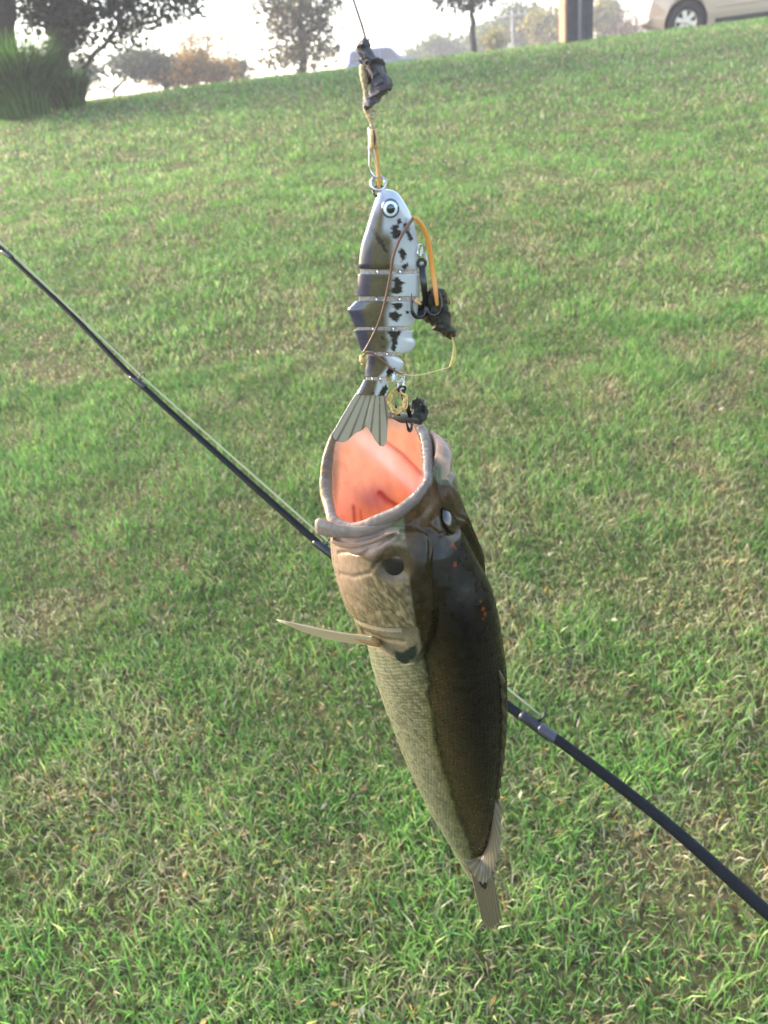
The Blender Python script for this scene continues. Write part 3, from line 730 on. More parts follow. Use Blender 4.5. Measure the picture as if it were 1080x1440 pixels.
# scales
arc = np.zeros(NR); arc[1:] = np.cumsum(np.linalg.norm(np.diff(RG[:, NT // 4], axis=0), axis=1)); arc = arc * 1000 / 3.3
girth = np.zeros((NR, NT)); girth[:, 1:] = np.cumsum(np.linalg.norm(np.diff(RG, axis=1), axis=2), 1)
girth = np.minimum(girth, girth[:, -1:] - girth) * 1000 / 2.9
ra_, rb_ = arc[:, None] + 0 * girth, girth
row_i = np.floor(rb_); xs = ra_ + .5 * (row_i % 2)
fx, fy = xs - np.floor(xs) - .5, rb_ - row_i - .5
edge = np.clip(((fx + .18) ** 2 + (fy * .95) ** 2) ** .5 / .62, 0, 1.4)
scale_id = hash2(np.floor(xs), row_i, 3)
body_m = sm(3.20, 3.34, KD)[:, None] * (sdo < -1)
disp += body_m * .00042 * (1 - edge)
disp += outer * .0005 * (fbm(ra_ * .22, rb_ * .22, 3, 61) - .5)
# lips and cavity: small folds
lipm = (KD == 1)[:, None]
disp += lipm * .0005 * (fbm(arc[:, None] * .5 + 0 * girth, deg[None, :] * .35 + 0 * girth, 2, 15) - .5)
cav = (KD < 1)[:, None]
ridge = .0042 * np.exp(-(line_d(PXm, PYm, [(498, 606), (540, 640), (580, 674), (612, 706)]) / 15) ** 2) * (np.cos(TH - math.radians(190)) > -.45)[None, :]
ridge = ridge - .0030 * np.exp(-(line_d(PXm, PYm, [(536, 697), (546, 708), (556, 714)]) / 5) ** 2)
ridge = ridge - .0022 * np.exp(-(line_d(PXm, PYm, [(540, 620), (565, 639), (592, 666)]) / 4) ** 2) * (np.cos(TH - math.radians(190)) > -.45)[None, :]
RG2 = RG + nrm * disp[:, :, None]
cdir = (RG - (throat + (mc - throat) * .5)); cin = -(rim - mc); cin /= np.linalg.norm(cin, axis=1)[:, None]
RG2 = RG2 + cav[:, :, None] * (ridge * (np.sin(np.clip(KD, 0, 1) * np.pi)[:, None] ** .8))[:, :, None] * cin[None]
# ---- colours
C = np.zeros((NR, NT, 3))
lat_line = np.interp(PYl, [700, 760, 830, 880, 930, 980, 1030, 1080, 1130, 1165, 1200, 1300], [566, 573, 583, 592, 601, 606, 613, 626, 641, 655, 668, 690])
n1 = fbm(ra_ * .35, rb_ * .35, 3, 81); n2 = fbm(ra_ * 1.3, rb_ * 1.3, 2, 91)
sx_ = (PXl - lat_line) + 9 * (n1 - .5) * sm(860, 940, PYl)                     # >0 on the back
back = np.where(thm < 12, 1.0, sm(-3 - 5 * sm(850, 950, PYl), 1.5 + 3 * sm(850, 950, PYl), sx_)); back = np.where(thm > 120, 0, back)
flank = np.array([.094, .096, .045]) * (.80 + .45 * n1[..., None]); belly = np.array([.20, .20, .125])
fl = flank + (belly - flank) * sm(50, 130, thm)[..., None] * .8
fl = fl * (1 - .78 * (sm(.62, 1.0, edge) * body_m)[..., None] * (.35 + .65 * scale_id[..., None]))
mot = sm(.52, .66, fbm(ra_ * .75 + .5 * rb_, rb_ * .55, 3, 131)) * sm(125, 60, thm); fl = fl * (1 - .45 * mot[..., None] * body_m[..., None])
fl = fl * (1 - .35 * (scale_id < .3)[..., None] * body_m[..., None])
bk1 = np.array([.017, .0122, .0042]); bk2 = np.array([.0034, .0028, .0018])
tb_ = sm(6, 62, sx_)[..., None]
bk = (bk1 + (bk2 - bk1) * tb_) * (.65 + .7 * n2[..., None])
bk = bk * (1 + 1.6 * (sm(.9, .45, edge) * body_m)[..., None] * (1 - tb_ * .7))
C = fl * (1 - back[..., None]) + bk * back[..., None]
# lateral dark stripe just right of a yellow-green edge
st_ = np.exp(-((sx_ + 1 + 5 * (n2 - .5)) / 4.0) ** 2) * sm(880, 930, PYl) * (thm > 10) * (thm < 120)
C = C * (1 - .95 * st_[..., None]) + np.array([.004, .004, .0015]) * .95 * st_[..., None]
ye = np.exp(-((sx_ + 8) / 6) ** 2) * sm(930, 990, PYl) * sm(1230, 1150, PYl) * (thm > 10) * (thm < 120)
C = C * (1 - .25 * ye[..., None]) + np.array([.085, .082, .012]) * .25 * ye[..., None]
# head: cheek and gill cover
headm = (sdo > 0) & (thm > 10)
cheek = np.array([.092, .080, .042]) * (.7 + .65 * n2[..., None])
spk = vnoise(ra_ * 1.5, rb_ * 1.9, 97)[..., None]
cheek = cheek * (.45 + 1.25 * spk ** 1.5)
pink = np.array([.26, .175, .125])
lowf = sm(560, 478, PXl + .30 * (PYl - 800))[..., None]
cheek = cheek + (pink - cheek) * np.clip(lowf * 1.05 - .12, 0, 1) * .8
gcol = np.array([.115, .10, .06]) * (.75 + .5 * n2[..., None])
hcol = np.where((sdp > 0)[..., None], cheek, gcol)
hcol = np.where((np.abs(sdp + 3) < 3.5)[..., None] & (PXl < 570)[..., None], np.array([.24, .21, .15]), hcol)
wb = ((1 - back) * sm(0, 4, sdo) * (thm > 10))[..., None]
C = C * (1 - wb) + hcol * wb
rimo = (np.exp(-((sdo - 1.5) / 2.6) ** 2) * (PXl < 562) * (1 - back))[..., None]
C = C * (1 - rimo) + np.array([.34, .24, .16]) * rimo
spot = sm(-2, 2.5, poly_sd(PXl + 3 * (n2 - .5), PYl + 3 * (n2 - .5), [(560, 908), (572, 911), (590, 897), (592, 914), (577, 929), (563, 924)]))[..., None] * outer[..., None]
C = C * (1 - spot) + np.array([.008, .016, .012]) * spot
# snout warm brown, with rusty flecks
sn = (sm(2.95, 2.2, KD)[:, None] * back)[..., None] * outer[..., None]
C = C * (1 - sn) + (np.array([.060, .032, .012]) * (.5 + 1.0 * n2[..., None])) * sn
fleck = np.zeros((NR, NT), bool)
for fx_, fy_, fr_ in ((637, 766, 3.6), (641, 771, 2.2), (640, 794, 3.4), (676, 846, 2.6), (679, 856, 3.2), (682, 864, 2.8), (680, 870, 2.0)):
    fleck |= (np.hypot((PXm - fx_) * 1.3, PYm - fy_) + 2.2 * (n2 - .5) < fr_) & outer & (((RG - CAM) * nrm).sum(2) < 0)
fleck = fleck[..., None]
C = np.where(fleck, np.array([.115, .022, .006]), C)
# face just under the lip: pale pink membrane on the sides
fm = ((KD[:, None] >= 2) & (KD[:, None] < 2.62)) * sm(2.62, 2.30, KD)[:, None] * sm(34, 62, thm)
fm = fm[..., None]
C = C * (1 - fm) + (np.array([.29, .195, .145]) * (.8 + .4 * n2[..., None])) * fm
# chin side
ch = ((KD[:, None] >= 2) & (KD[:, None] < 3)) * sm(100, 128, thm) * .9
C = C * (1 - ch[..., None]) + np.array([.21, .165, .085]) * ch[..., None]
# lips
lipc = np.array([.205, .145, .098]) * (.85 + .3 * vnoise(deg[None, :] * .22 + 0 * girth, arc[:, None] * 3 + 0 * girth, 4)[..., None])
grey = np.array([.105, .088, .078]); upl = (bump(25, 38) * .7 + bump(330, 40) * .6)[None, :, None]
lipc = lipc * (1 - np.clip(upl, 0, .85)) + grey * np.clip(upl, 0, .85)
mx_ = bump(85, 18)[None, :, None] * .7; lipc = lipc * (1 - mx_) + np.array([.30, .22, .17]) * mx_
tan_ = (bump(145, 45) * .9)[None, :, None]; lipc = lipc * (1 - tan_) + np.array([.22, .155, .068]) * tan_
C = np.where(lipm[..., None], lipc, C)
li = np.where(KD == 1)[0]
for i in li[:7]: k_ = (.85 * bump(135, 26))[:, None]; C[i] = C[i] * (1 - k_) + np.array([.085, .050, .024]) * k_
# inner toothed pad of the upper lip
li = np.where(KD == 1)[0]
pad = vnoise(deg * 2.2, deg * 0, 7)
for i in li[3:7]: C[i] = C[i] * .65 + np.where(pad[:, None] > .5, .34, .14) * .35 * (1 - bump(180, 70)[:, None])
# cavity
kc = np.clip(KD, 0, 1)[:, None, None]
sal = np.array([.90, .41, .22]); pal = np.array([.82, .58, .47]); dee = np.array([.62, .24, .22]); org = np.array([.94, .42, .11])
cv = org + (sal - org) * sm(.3, .7, kc)
px_c, py_c = PXm, PYm
R1 = line_d(px_c, py_c, [(498, 606), (540, 640), (580, 674), (612, 706)]); R2 = line_d(px_c, py_c, [(540, 620), (565, 639), (592, 666)])
G1 = line_d(px_c, py_c, [(536, 697), (546, 708), (556, 714)]); G2 = line_d(px_c, py_c, [(497, 712), (499, 738)]); G3 = line_d(px_c, py_c, [(507, 717), (509, 736)])
def blend(c, tgt, k): k = k[..., None]; return c * (1 - k) + np.array(tgt) * k
far = 1.0 * (np.cos(TH - math.radians(190)) > -.45)[None, :]
cv = cv + 0 * C
cv = blend(cv, (.93, .60, .47), .85 * np.exp(-(R1 / 13) ** 2) * far)
cv = blend(cv, (.52, .075, .05), .75 * np.exp(-(R2 / 2.6) ** 2) * far)
cv = blend(cv, (.36, .13, .16), .75 * np.exp(-(np.hypot((px_c - 528) / 26, (py_c - 702) / 20)) ** 2))
cv = blend(cv, (.40, .04, .04), .85 * np.exp(-(G1 / 4) ** 2)); cv = blend(cv, (.42, .05, .045), .8 * np.exp(-(G2 / 2.5) ** 2)); cv = blend(cv, (.55, .10, .07), .7 * np.exp(-(G3 / 2) ** 2))
cv = cv + (np.array(pal) * .72 - cv) * sm(.90, 1.0, kc) * .75
bn = (bump(132, 24)[None, :, None]) * sm(.80, .93, kc); cv = cv * (1 - .75 * bn) + np.array([.17, .105, .055]) * .75 * bn
C = np.where(cav[..., None], cv * (.88 + .24 * fbm(deg[None, :] * .12 + 0 * girth, KD[:, None] * 12 + 0 * girth, 2, 5)[..., None]), C)
for q in ep:
    k_ = (sm(.0150, .0105, np.linalg.norm(RG - q, axis=2)) * outer * .8)[..., None]; C = C * (1 - k_) + np.array([.050, .036, .016]) * k_
C = np.clip(C, .003, 1)
bass = thing('bass', PV(600, 900), 'largemouth bass hanging head up from the lure with its mouth wide open', 'fish')
M_FISH = mat('fish_skin', attr=True, rough=.40, coat=.14, spec=.20, sss=.10, roughvar=(160, .12, .48))
Vb = RG2.reshape(-1, 3); Fb = grid_faces(NR, NT)
if flip < 0: pass
body = mesh('body', Vb, Fb, M_FISH, bass, C.reshape(-1, 3))
# close throat and tail
bm = bmesh.new(); bm.from_mesh(body.data); bm.verts.ensure_lookup_table()
bm.faces.new([bm.verts[k] for k in range(NT)]); bm.faces.new([bm.verts[(NR - 1) * NT + k] for k in range(NT)][::-1])
bmesh.ops.recalc_face_normals(bm, faces=bm.faces); bm.to_mesh(body.data); bm.free()
for p in body.data.polygons: p.use_smooth = True
# eyes
def ball(c, r, nrmv, name, parent, flat=.62):
    n_ = nrmv / np.linalg.norm(nrmv); a = np.cross(n_, [0, 0, 1.0]); a /= np.linalg.norm(a); b_ = np.cross(n_, a)
    V, cc = [], []; nr, nc = 28, 40
    for i in range(nr):
        ph = math.pi * i / (nr - 1)
        for k in range(nc):
            th = 2 * math.pi * k / nc; V.append(c + r * (math.sin(ph) * (.88 * math.cos(th) * a + 1.12 * math.sin(th) * b_) + flat * math.cos(ph) * n_))
            rr_ = math.sin(ph) if ph < math.pi / 2 else 1
            cc.append((.003, .003, .006) if rr_ < .74 else ((.11, .07, .025) if rr_ < .79 else ((.030, .022, .010) if rr_ < .93 else (.012, .010, .008))))
    return mesh(name, V, [tuple(f) for f in grid_faces(nr, nc)], mat('fish_eye', attr=True, rough=.07, coat=.5, spec=.6), parent, np.array(cc))
for q, (i_, j_) in zip(ep, ((ie, je), (ie2, je2))):
    nn = nrm[i_, j_]; ball(q + nn * (.0008 if j_ == je else -.0014), .0110 if j_ == je else .0078, nn, 'eye', bass, .40)
# maxillae: flat bony bars lying over the corners of the mouth
MXC = catmull([(444, 740), (452, 741), (470, 746), (500, 748), (532, 741), (562, 722), (584, 700)], 60)
MXO = np.interp(np.linspace(0, 1, 60), [0, .3, .6, 1], [-.0265, -.0285, -.0300, -.0265])
mq = [PV(a_, b_, c_) for (a_, b_), c_ in zip(MXC, MXO)]
mr = np.interp(np.linspace(0, 1, 60), [0, .03, .12, .3, .55, .8, 1], [.0015, .0042, .0058, .0050, .0038, .0030, .0010])
mv, mf = tube_data(mq, mr, 20, .6)
mcol = np.array([(np.array([.30, .22, .165]) * (1 - t) + np.array([.13, .105, .088]) * t) * (.8 + .4 * float(vnoise(np.array(t * 30), np.array(k * .7), 5))) for t in np.linspace(0, 1, 60) for k in range(20)])
mesh('maxilla', mv, mf, M_FISH, bass, mcol)
mq = [PV(a_, b_, c_) for a_, b_, c_ in [(606, 664, .014), (614, 676, .013), (621, 692, .012), (626, 708, .009), (630, 724, .004)]]
mv, mf = tube_data(catmull(mq, 40), np.interp(np.linspace(0, 1, 40), [0, .1, .4, .8, 1], [.001, .0050, .0085, .0075, .003]), 20, .7)
mesh('maxilla', mv, mf, M_FISH, bass, np.array([np.array([.22, .165, .10]) * (.75 + .5 * float(vnoise(np.array(t * 9), np.array(k * .5), 6))) for t in np.linspace(0, 1, 40) for k in range(20)]))
# fins: ribbed sheets
M_FIN = mat('fin_membrane', attr=True, rough=.4, coat=.4, trans=.4)
def fin(name, rootl, tipl, col, raycol, thick, rays, ncol=60, nrow=24, ripple=.0006, parent=None, ragged=.04, seed=1, bulge=0.0, midl=None):
    """rootl/tipl: polylines of world points (same sense); sheet spans between them"""
    rng = np.random.default_rng(seed)
    A_ = catmull(rootl, ncol); B_ = catmull(tipl, ncol); V, cc = [], []
    M_ = catmull(midl, ncol) if midl is not None else (A_ + B_) / 2
    nn = np.cross(B_[ncol // 2] - A_[ncol // 2], A_[-1] - A_[0]); nn /= np.linalg.norm(nn) + 1e-12
    for s in (1, -1):
        for r_ in range(nrow):
            t = r_ / (nrow - 1)
            for k in range(ncol):
                u_ = k / (ncol - 1); ph = u_ * rays * 2 * math.pi; rg = 1 - ragged * (.5 - .5 * math.cos(ph)) * (1 if True else 0) - ragged * .6 * float(vnoise(np.array(u_ * 13), np.array(seed)))
                tt = t * rg; q = (1 - tt) ** 2 * A_[k] + 2 * tt * (1 - tt) * M_[k] + tt ** 2 * B_[k]
                q = q + nn * (ripple * math.cos(ph) * (.4 + .6 * t) + bulge * math.sin(math.pi * t) + s * thick * (1 - .75 * t))
                V.append(q); m_ = max(0, math.cos(ph)) ** 2; cc.append(np.array(col) * (1 - m_) + np.array(raycol) * m_)
    n0 = ncol * nrow
    g = grid_faces(nrow, ncol, False); Fq = [tuple(f) for f in g] + [tuple((f + n0)[::-1]) for f in g]
    for k in range(ncol - 1):
        for r_ in (0, nrow - 1): Fq.append((r_ * ncol + k, r_ * ncol + k + 1, n0 + r_ * ncol + k + 1, n0 + r_ * ncol + k))
    for r_ in range(nrow - 1):
        for k in (0, ncol - 1): Fq.append((r_ * ncol + k, (r_ + 1) * ncol + k, n0 + (r_ + 1) * ncol + k, n0 + r_ * ncol + k))
    return mesh(name, V, Fq, M_FIN, parent, np.array(cc))
fin('pectoral_fin', [PV(522, 895, -.032), PV(524, 901, -.027), PV(522, 906, -.021)], [PV(379, 865, -.030), PV(383, 868, -.014), PV(392, 872, .004)],
    (.44, .38, .23), (.60, .54, .38), .0004, 9, parent=bass, ragged=.30, seed=2, ripple=.0007, midl=[PV(444, 887, -.033), PV(450, 897, -.018), PV(456, 903, -.002)])
pb = MB(); pb.tube([PV(532, 904, -.020), PV(522, 901, -.026), PV(508, 897, -.026), PV(494, 894, -.025)], [.0030, .0034, .0026, .0012], 10); pb.build('pectoral_base', mat('fin_base', (.34, .19, .07), .4, coat=.3), bass)
# right pectoral, hidden behind the body
dfr = lambda py, e=0.0: None
def dorsal_pt(py, e):
    k = int(np.argmin(np.abs(rows[:, 0] - py))); return rows_fish[k, 0] + DOR * e
fin('dorsal_fin', [dorsal_pt(1085, -.002), dorsal_pt(1120, -.002), dorsal_pt(1155, -.002), dorsal_pt(1190, -.002)],
    [PV(706, 1135, -.016), PV(701, 1205, -.022), PV(680, 1246, -.025), PV(652, 1212, -.026)], (.19, .16, .095), (.32, .28, .20), .0007, 13, parent=bass, ragged=.05, seed=3, ripple=.0003)
fin('spiny_dorsal_fin', [dorsal_pt(y, -.002) for y in (900, 950, 1000, 1050, 1090)], [dorsal_pt(y + 16, .0035) for y in (905, 955, 1005, 1055, 1090)], (.07, .06, .025), (.16, .14, .07), .0009, 9, parent=bass, ragged=.2, seed=4)
fin('tail_fin', [PV(662, 1228, .002), PV(676, 1232, .008), PV(692, 1228, .014)], [PV(678, 1296, .000), PV(690, 1310, .012), PV(706, 1298, .024)], (.17, .145, .085), (.25, .21, .14), .0010, 9, parent=bass, ragged=.06, seed=5)

# ------------------------------------------------------------------ the swimbait lure
lure = thing('jointed_lure', PV(545, 450), 'jointed fish-shaped lure with black blotches on a white belly, above the fish mouth', 'lure')
M_LURE = mat('lure_paint', attr=True, rough=.16, coat=.9, spec=.5)
BLOTS = [[(550, 317), (558, 315), (563, 325), (564, 334), (555, 337), (551, 330)], [(566, 315), (573, 312), (575, 322), (581, 336), (576, 340), (571, 326)],
         [(560, 352), (566, 348), (571, 354), (571, 364), (565, 368), (562, 360)], [(565, 374), (573, 370), (573, 376), (566, 381)],
         [(552, 394), (560, 389), (564, 396), (570, 398), (564, 402), (566, 412), (557, 414), (549, 409), (556, 403)],
         [(551, 426), (567, 426), (566, 432), (560, 437), (552, 432)], [(547, 441), (555, 437), (565, 443), (559, 453), (550, 450)],
         [(545, 465), (566, 465), (559, 476), (556, 494), (551, 494), (551, 480)], [(536, 473), (541, 475), (539, 479)], [(534, 486), (539, 487), (538, 491)],
         [(570, 437), (576, 438), (573, 443)], [(568, 418), (577, 418), (575, 422), (569, 422)], [(537, 545), (543, 540), (546, 546), (538, 562), (525, 572), (519, 571), (531, 558)], [(521, 551), (526, 550), (525, 556)],
         [(545, 518), (556, 517), (550, 528), (543, 531)], [(556, 312), (562, 306), (566, 312), (561, 318)], [(520, 318), (528, 322), (545, 352), (543, 355), (530, 338), (523, 326)]]
def lure_colour(px, py, t):
    """t: 0 back edge (left) .. 1 belly edge (right)"""
    n = vnoise(px * .35, py * .35, 2)
    backc = np.array([.035, .035, .055]) * (1 + .4 * n[:, None]); mid = np.array([.085, .070, .036]) * (.8 + .4 * n[:, None]); white = np.array([.42, .44, .43])
    c = backc + (mid - backc) * sm(.17, .25, t)[:, None]
    c = c + (white - c) * sm(.50, .64, t)[:, None]
    hd = sm(345, 325, py + .45 * (560 - px)); c = c * (1 - hd[:, None] * sm(.3, .42, t)[:, None]) + np.array([.36, .39, .42]) * (hd * sm(.3, .42, t))[:, None]
    top = sm(306, 282, py) * sm(.6, .3, t); c = c * (1 - top[:, None] * .7) + np.array([.28, .31, .42]) * (top * .7)[:, None]
    for b_ in BLOTS:
        s_ = poly_sd(px + 1.6 * (vnoise(px * .5, py * .5, 8) - .5) * 2, py + 1.6 * (vnoise(px * .5 + 9, py * .5, 9) - .5) * 2, b_); k = sm(-.6, .6, s_)[:, None]; c = c * (1 - k) + np.array([.010, .011, .013]) * k
    return c
def pillow(name, left, right, th, parent, colour, m, nrow=60, ncol=72, yoff=0.0, power=.8, endr=.12, noise=0.0, seed=0, tail=False):
    """left/right: image outlines (column,row) of one solid; th: half thickness in metres (max)"""
    Lc = catmull(left, nrow); Rc = catmull(right, nrow); V, pxs, pys, ts = [], [], [], []
    for i in range(nrow):
        e = i / (nrow - 1); prof = min(1, (min(e, 1 - e) / endr) + .72) if endr else 1
        tt = th(e) if callable(th) else th
        for k in range(ncol):
            a = 2 * math.pi * k / ncol; ca, sa = math.cos(a), math.sin(a)
            u_ = .5 - .5 * math.copysign(abs(ca) ** .9, ca); d_ = math.copysign(abs(sa) ** power, sa)
            px = Lc[i, 0] + (Rc[i, 0] - Lc[i, 0]) * u_; py = Lc[i, 1] + (Rc[i, 1] - Lc[i, 1]) * u_
            q = PV(px, py, yoff - d_ * tt * prof)
            if noise:
                g_ = lambda o_: float(fbm(np.array(px * .11 + d_ * .9 + o_), np.array(py * .11 + o_ * 1.7), 3, seed)) - .5
                q = q + noise * 2.2 * np.array([g_(0), g_(5) + (.6 * (u_ - .5) ** 2 if noise else 0), g_(11)])
            V.append(q); pxs.append(px); pys.append(py); ts.append(u_)
    Fq = [tuple(f) for f in grid_faces(nrow, ncol)] + [tuple(range(ncol - 1, -1, -1)), tuple((nrow - 1) * ncol + k for k in range(ncol))]
    cc = colour(np.array(pxs), np.array(pys), np.array(ts))
    return mesh(name, V, Fq, m, parent, cc)
headp = pillow('head', [(535, 266), (529, 276), (523, 294), (515.5, 319), (507, 348), (503, 378)], [(537, 265), (556, 269), (570, 286), (580, 307), (586.5, 336), (588.5, 380.5)], lambda e: .0065 * min(1, .25 + 2.2 * e) ** .7 if e < 1 else .0062, lure, lure_colour, M_LURE, nrow=110, ncol=96)
SEGS = [([(503, 385.5), (501.5, 402), (501, 417)], [(590, 385.5), (590, 402), (589, 417)], .0062),
        ([(500, 423), (494, 429), (488.5, 436), (493, 448), (498, 460)], [(589, 424), (588, 434), (586.5, 446), (584, 452), (580, 459)], .0056),
        ([(498, 464), (501, 474), (504, 484), (507, 493)], [(582, 465), (580, 474), (584.5, 483), (579, 493), (572, 497)], .0050),
        ([(517, 500), (515, 510), (513, 520), (512, 530)], [(559, 501), (567, 509), (567, 516), (560, 523), (547, 531)], .0042)]
for l_, r_, th in SEGS: pillow('body_segment', l_, r_, th, lure, lure_colour, M_LURE, nrow=50, ncol=96, endr=.06)
pillow('body_segment', [(511, 534), (508, 541), (504, 549), (501, 555)], [(546.5, 536), (546, 543), (546, 550), (545, 557)], .0034, lure, lure_colour, M_LURE, nrow=40, ncol=80, endr=.06)
# soft tail fan
def tailcol(px, py, t):
    ang = np.arctan2(px - 534, py - 505); st_ = np.cos(ang * 52); c = np.array([.30, .275, .20])[None] * (1 - .60 * sm(.55, .95, st_))[:, None]
    e = sm(.075, .02, t); return c * (1 - e[:, None]) + np.array([.03, .03, .05]) * e[:, None]
def pillow2(rows_, th, name, m, colour, parent, yoff=0.0):
    return pillow(name, [r[:2] for r in rows_], [r[2:] for r in rows_], th, parent, colour, m, nrow=70, ncol=90, endr=0, yoff=yoff, power=.5)
tl = [(506, 545, 527, 548), (495, 562, 524, 566), (483, 582, 520, 585), (474, 598, 516, 598), (466, 612, 508, 605.5), (470, 619, 500, 609), (482, 622, 488, 620)]
tr = [(524, 548, 546, 547), (521, 566, 546, 566), (516, 585, 545.5, 585), (514, 597, 545, 600), (519, 604, 544.5, 612), (526, 617, 544, 621), (534, 627, 540, 628)]
pillow2(tl, .0011, 'tail_fan', M_LURE, tailcol, lure, .0004); 
def tailcol2(px, py, t):
    c = tailcol(px, py, np.ones_like(t)); return c
pillow2(tr, .0011, 'tail_fan', M_LURE, tailcol2, lure, -.0004)
# hinges: pale woven strip across each gap, with a pin
M_HINGE = mat('hinge_fabric', (.46, .38, .31), .7, noise=(900, .3)); M_STEEL = mat('steel', (.55, .55, .56), .22, metal=1); M_BLACKM = mat('black_nickel', (.045, .045, .05), .25, metal=.85)
for (x0, x1, y) in [(507, 586, 382), (505, 586, 420.5), (503, 574, 462), (516, 556, 497.5), (515, 543, 532)]:
    mb = MB(); c0, c1 = PV(x0, y), PV(x1, y); mb.box((c0 + c1) / 2, [np.linalg.norm(c1 - c0) / 2, .0018, .0022], R=np.column_stack([(c1 - c0) / np.linalg.norm(c1 - c0), [0, 1, 0], np.cross((c1 - c0) / np.linalg.norm(c1 - c0), [0, 1, 0])])); h = mb.build('hinge', M_HINGE, lure, smooth=False)
    for f in (.3, .7):
        mb = MB(); q = c0 + (c1 - c0) * f; mb.tube([q + [0, -.0026, -.0024], q + [0, -.0030, 0], q + [0, -.0026, .0024]], .0006, 8); pn = mb.build('pin', M_STEEL, lure); pn.parent = h
# eyes of the lure
def disc_eye(side):
    e = PV(549, 293, 0) ; off = -side * .0068; cc_ = PV(549, 293, off); k = pxm(549, 293); V, C_ = [], []
    for r_, d_, c_ in [(12.6, -.0022, (.03, .035, .05)), (12.2, .0006, (.04, .05, .07)), (10.0, .0010, (.05, .06, .08)), (9.6, .0011, (.55, .66, .72)), (6.4, .0017, (.60, .72, .78)), (6.0, .0018, (.01, .012, .02)), (3, .0021, (.008, .01, .018)), (.01, .0022, (.008, .01, .018))]:
        for q in range(40):
            a = 2 * math.pi * q / 40; V.append(cc_ + np.array([r_ * k * math.cos(a), -side * d_, r_ * k * 1.02 * math.sin(a)])); C_.append(c_)
    return mesh('eye', V, [tuple(f) for f in grid_faces(8, 40)], mat('lure_eye', attr=True, rough=.08, coat=1), lure, np.array(C_))
disc_eye(1); disc_eye(-1)
# metal: rings and treble hooks
def ring_pts(c, r, n, tilt, start=0.0, turns=1.0):
    ax1, ax2 = tilt; return [c + r * (math.cos(a) * ax1 + math.sin(a) * ax2) for a in start + np.linspace(0, 2 * math.pi * turns, n)]
IMR, IMU = _r, _u
def torus(mb, c, r, rad, tilt, turns=1.0, n=40): mb.tube(ring_pts(c, r, n, tilt, 0, turns), rad, 8)
UY = np.array([0, 1.0, 0])
mb = MB(); torus(mb, PV(533, 269, -.001), .0030, .0006, (IMR, .9 * IMU + .3 * UY)); mb.build('nose_eyelet', M_BLACKM, lure)
mb = MB(); torus(mb, PV(590, 352, -.001), .0030, .0005, (IMR * .5 + UY * .85, IMU)); torus(mb, PV(592, 364), .0030, .0005, (IMR, IMU * .9 + .3 * UY)); mb.build('belly_eyelet', M_STEEL, lure)
mb = MB(); torus(mb, PV(562, 531, -.001), .0026, .0006, (IMR, IMU * .8 + .5 * UY)); torus(mb, PV(564, 541, -.001), .0030, .0005, (IMR * .6 + UY * .6, IMU)); mb.build('tail_eyelet', M_STEEL, lure)
mb = MB(); mb.tube([PV(551, 530, -.001), PV(555, 530, -.001)], [.003, .0026], 12); mb.build('tail_boss', mat('white_plastic', (.68, .70, .68), .3, coat=.5), lure)
def treble(name, eye, bend, parent, r=.0008, spread=.0075, angles=(0, 2.1, 4.2)):
    mb = MB(); e, b_ = np.array(eye), np.array(bend); ax = (b_ - e) / np.linalg.norm(b_ - e); s1 = np.cross(ax, UY); s1 /= np.linalg.norm(s1); s2 = np.cross(ax, s1)
    torus(mb, e, .0020, r * .8, (s1, ax)); mb.tube([e + ax * .0018, (e + b_) / 2, b_], [r * 1.5, r * 1.6, r * 1.3], 10)
    for a in angles:
        d_ = math.cos(a) * s1 + math.sin(a) * s2
        pts = [b_ - ax * .004, b_] + [b_ + d_ * spread * .5 * (1 - math.cos(t)) + ax * spread * .55 * math.sin(t) for t in np.linspace(.3, math.pi, 9)] + [b_ + d_ * spread * .98 - ax * .004, b_ + d_ * spread * .90 - ax * .0085]
        mb.tube(catmull(pts, 36), np.concatenate([np.full(28, r), np.linspace(r, r * .15, 8)]), 8)
        tip = b_ + d_ * spread * .97 - ax * .0045; mb.tube([tip, tip - d_ * .0016 + ax * .0012], [r * .7, r * .1], 6)
    return mb.build(name, M_BLACKM, parent)
treble('treble_hook', PV(593, 370, -.003), PV(599, 430, -.004), lure, r=.0011, spread=.0095, angles=(.5, 2.6, 4.7))
treble('treble_hook', PV(565, 547, -.003), PV(577, 586, .006), lure, angles=(-.35, 1.9, 3.9), spread=.0095, r=.0010)

# ------------------------------------------------------------------ leader, line, weeds
lead = thing('leader_snap', PV(526, 200), 'tan leader sleeve with a wire snap and split ring above the lure', 'snap')
mb = MB(); mb.tube(catmull([PV(519, 178), PV(519.5, 210), PV(520, 236), PV(524, 246), PV(531, 250)], 24), .00055, 8); mb.tube(catmull([PV(524, 178), PV(526, 210), PV(531, 240), PV(532, 250)], 24), .0005, 8); mb.build('snap_wire', M_STEEL, lead)
M_TAN = mat('tan_braid', (.46, .30, .13), .6, noise=(1500, .4), bump=(2500, .6, .0006))
mb = MB(); mb.tube([PV(524.5, 181), PV(525, 190), PV(525.3, 203), PV(525.5, 209)], [.0021, .0023, .0023, .0021], 12); mb.build('sleeve', M_TAN, lead)
mb = MB(); mb.tube([PV(525, 183, -.0024), PV(526.5, 193, -.0026), PV(527, 204, -.0024)], [.0003, .0007, .0003], 8); mb.build('slit', mat('dark_slit', (.05, .025, .012), .7), lead)
mb = MB(); torus(mb, PV(532, 257.5), .0036, .0008, (IMR, IMU * .96 + .25 * UY)); mb.build('split_ring', M_STEEL, lead)
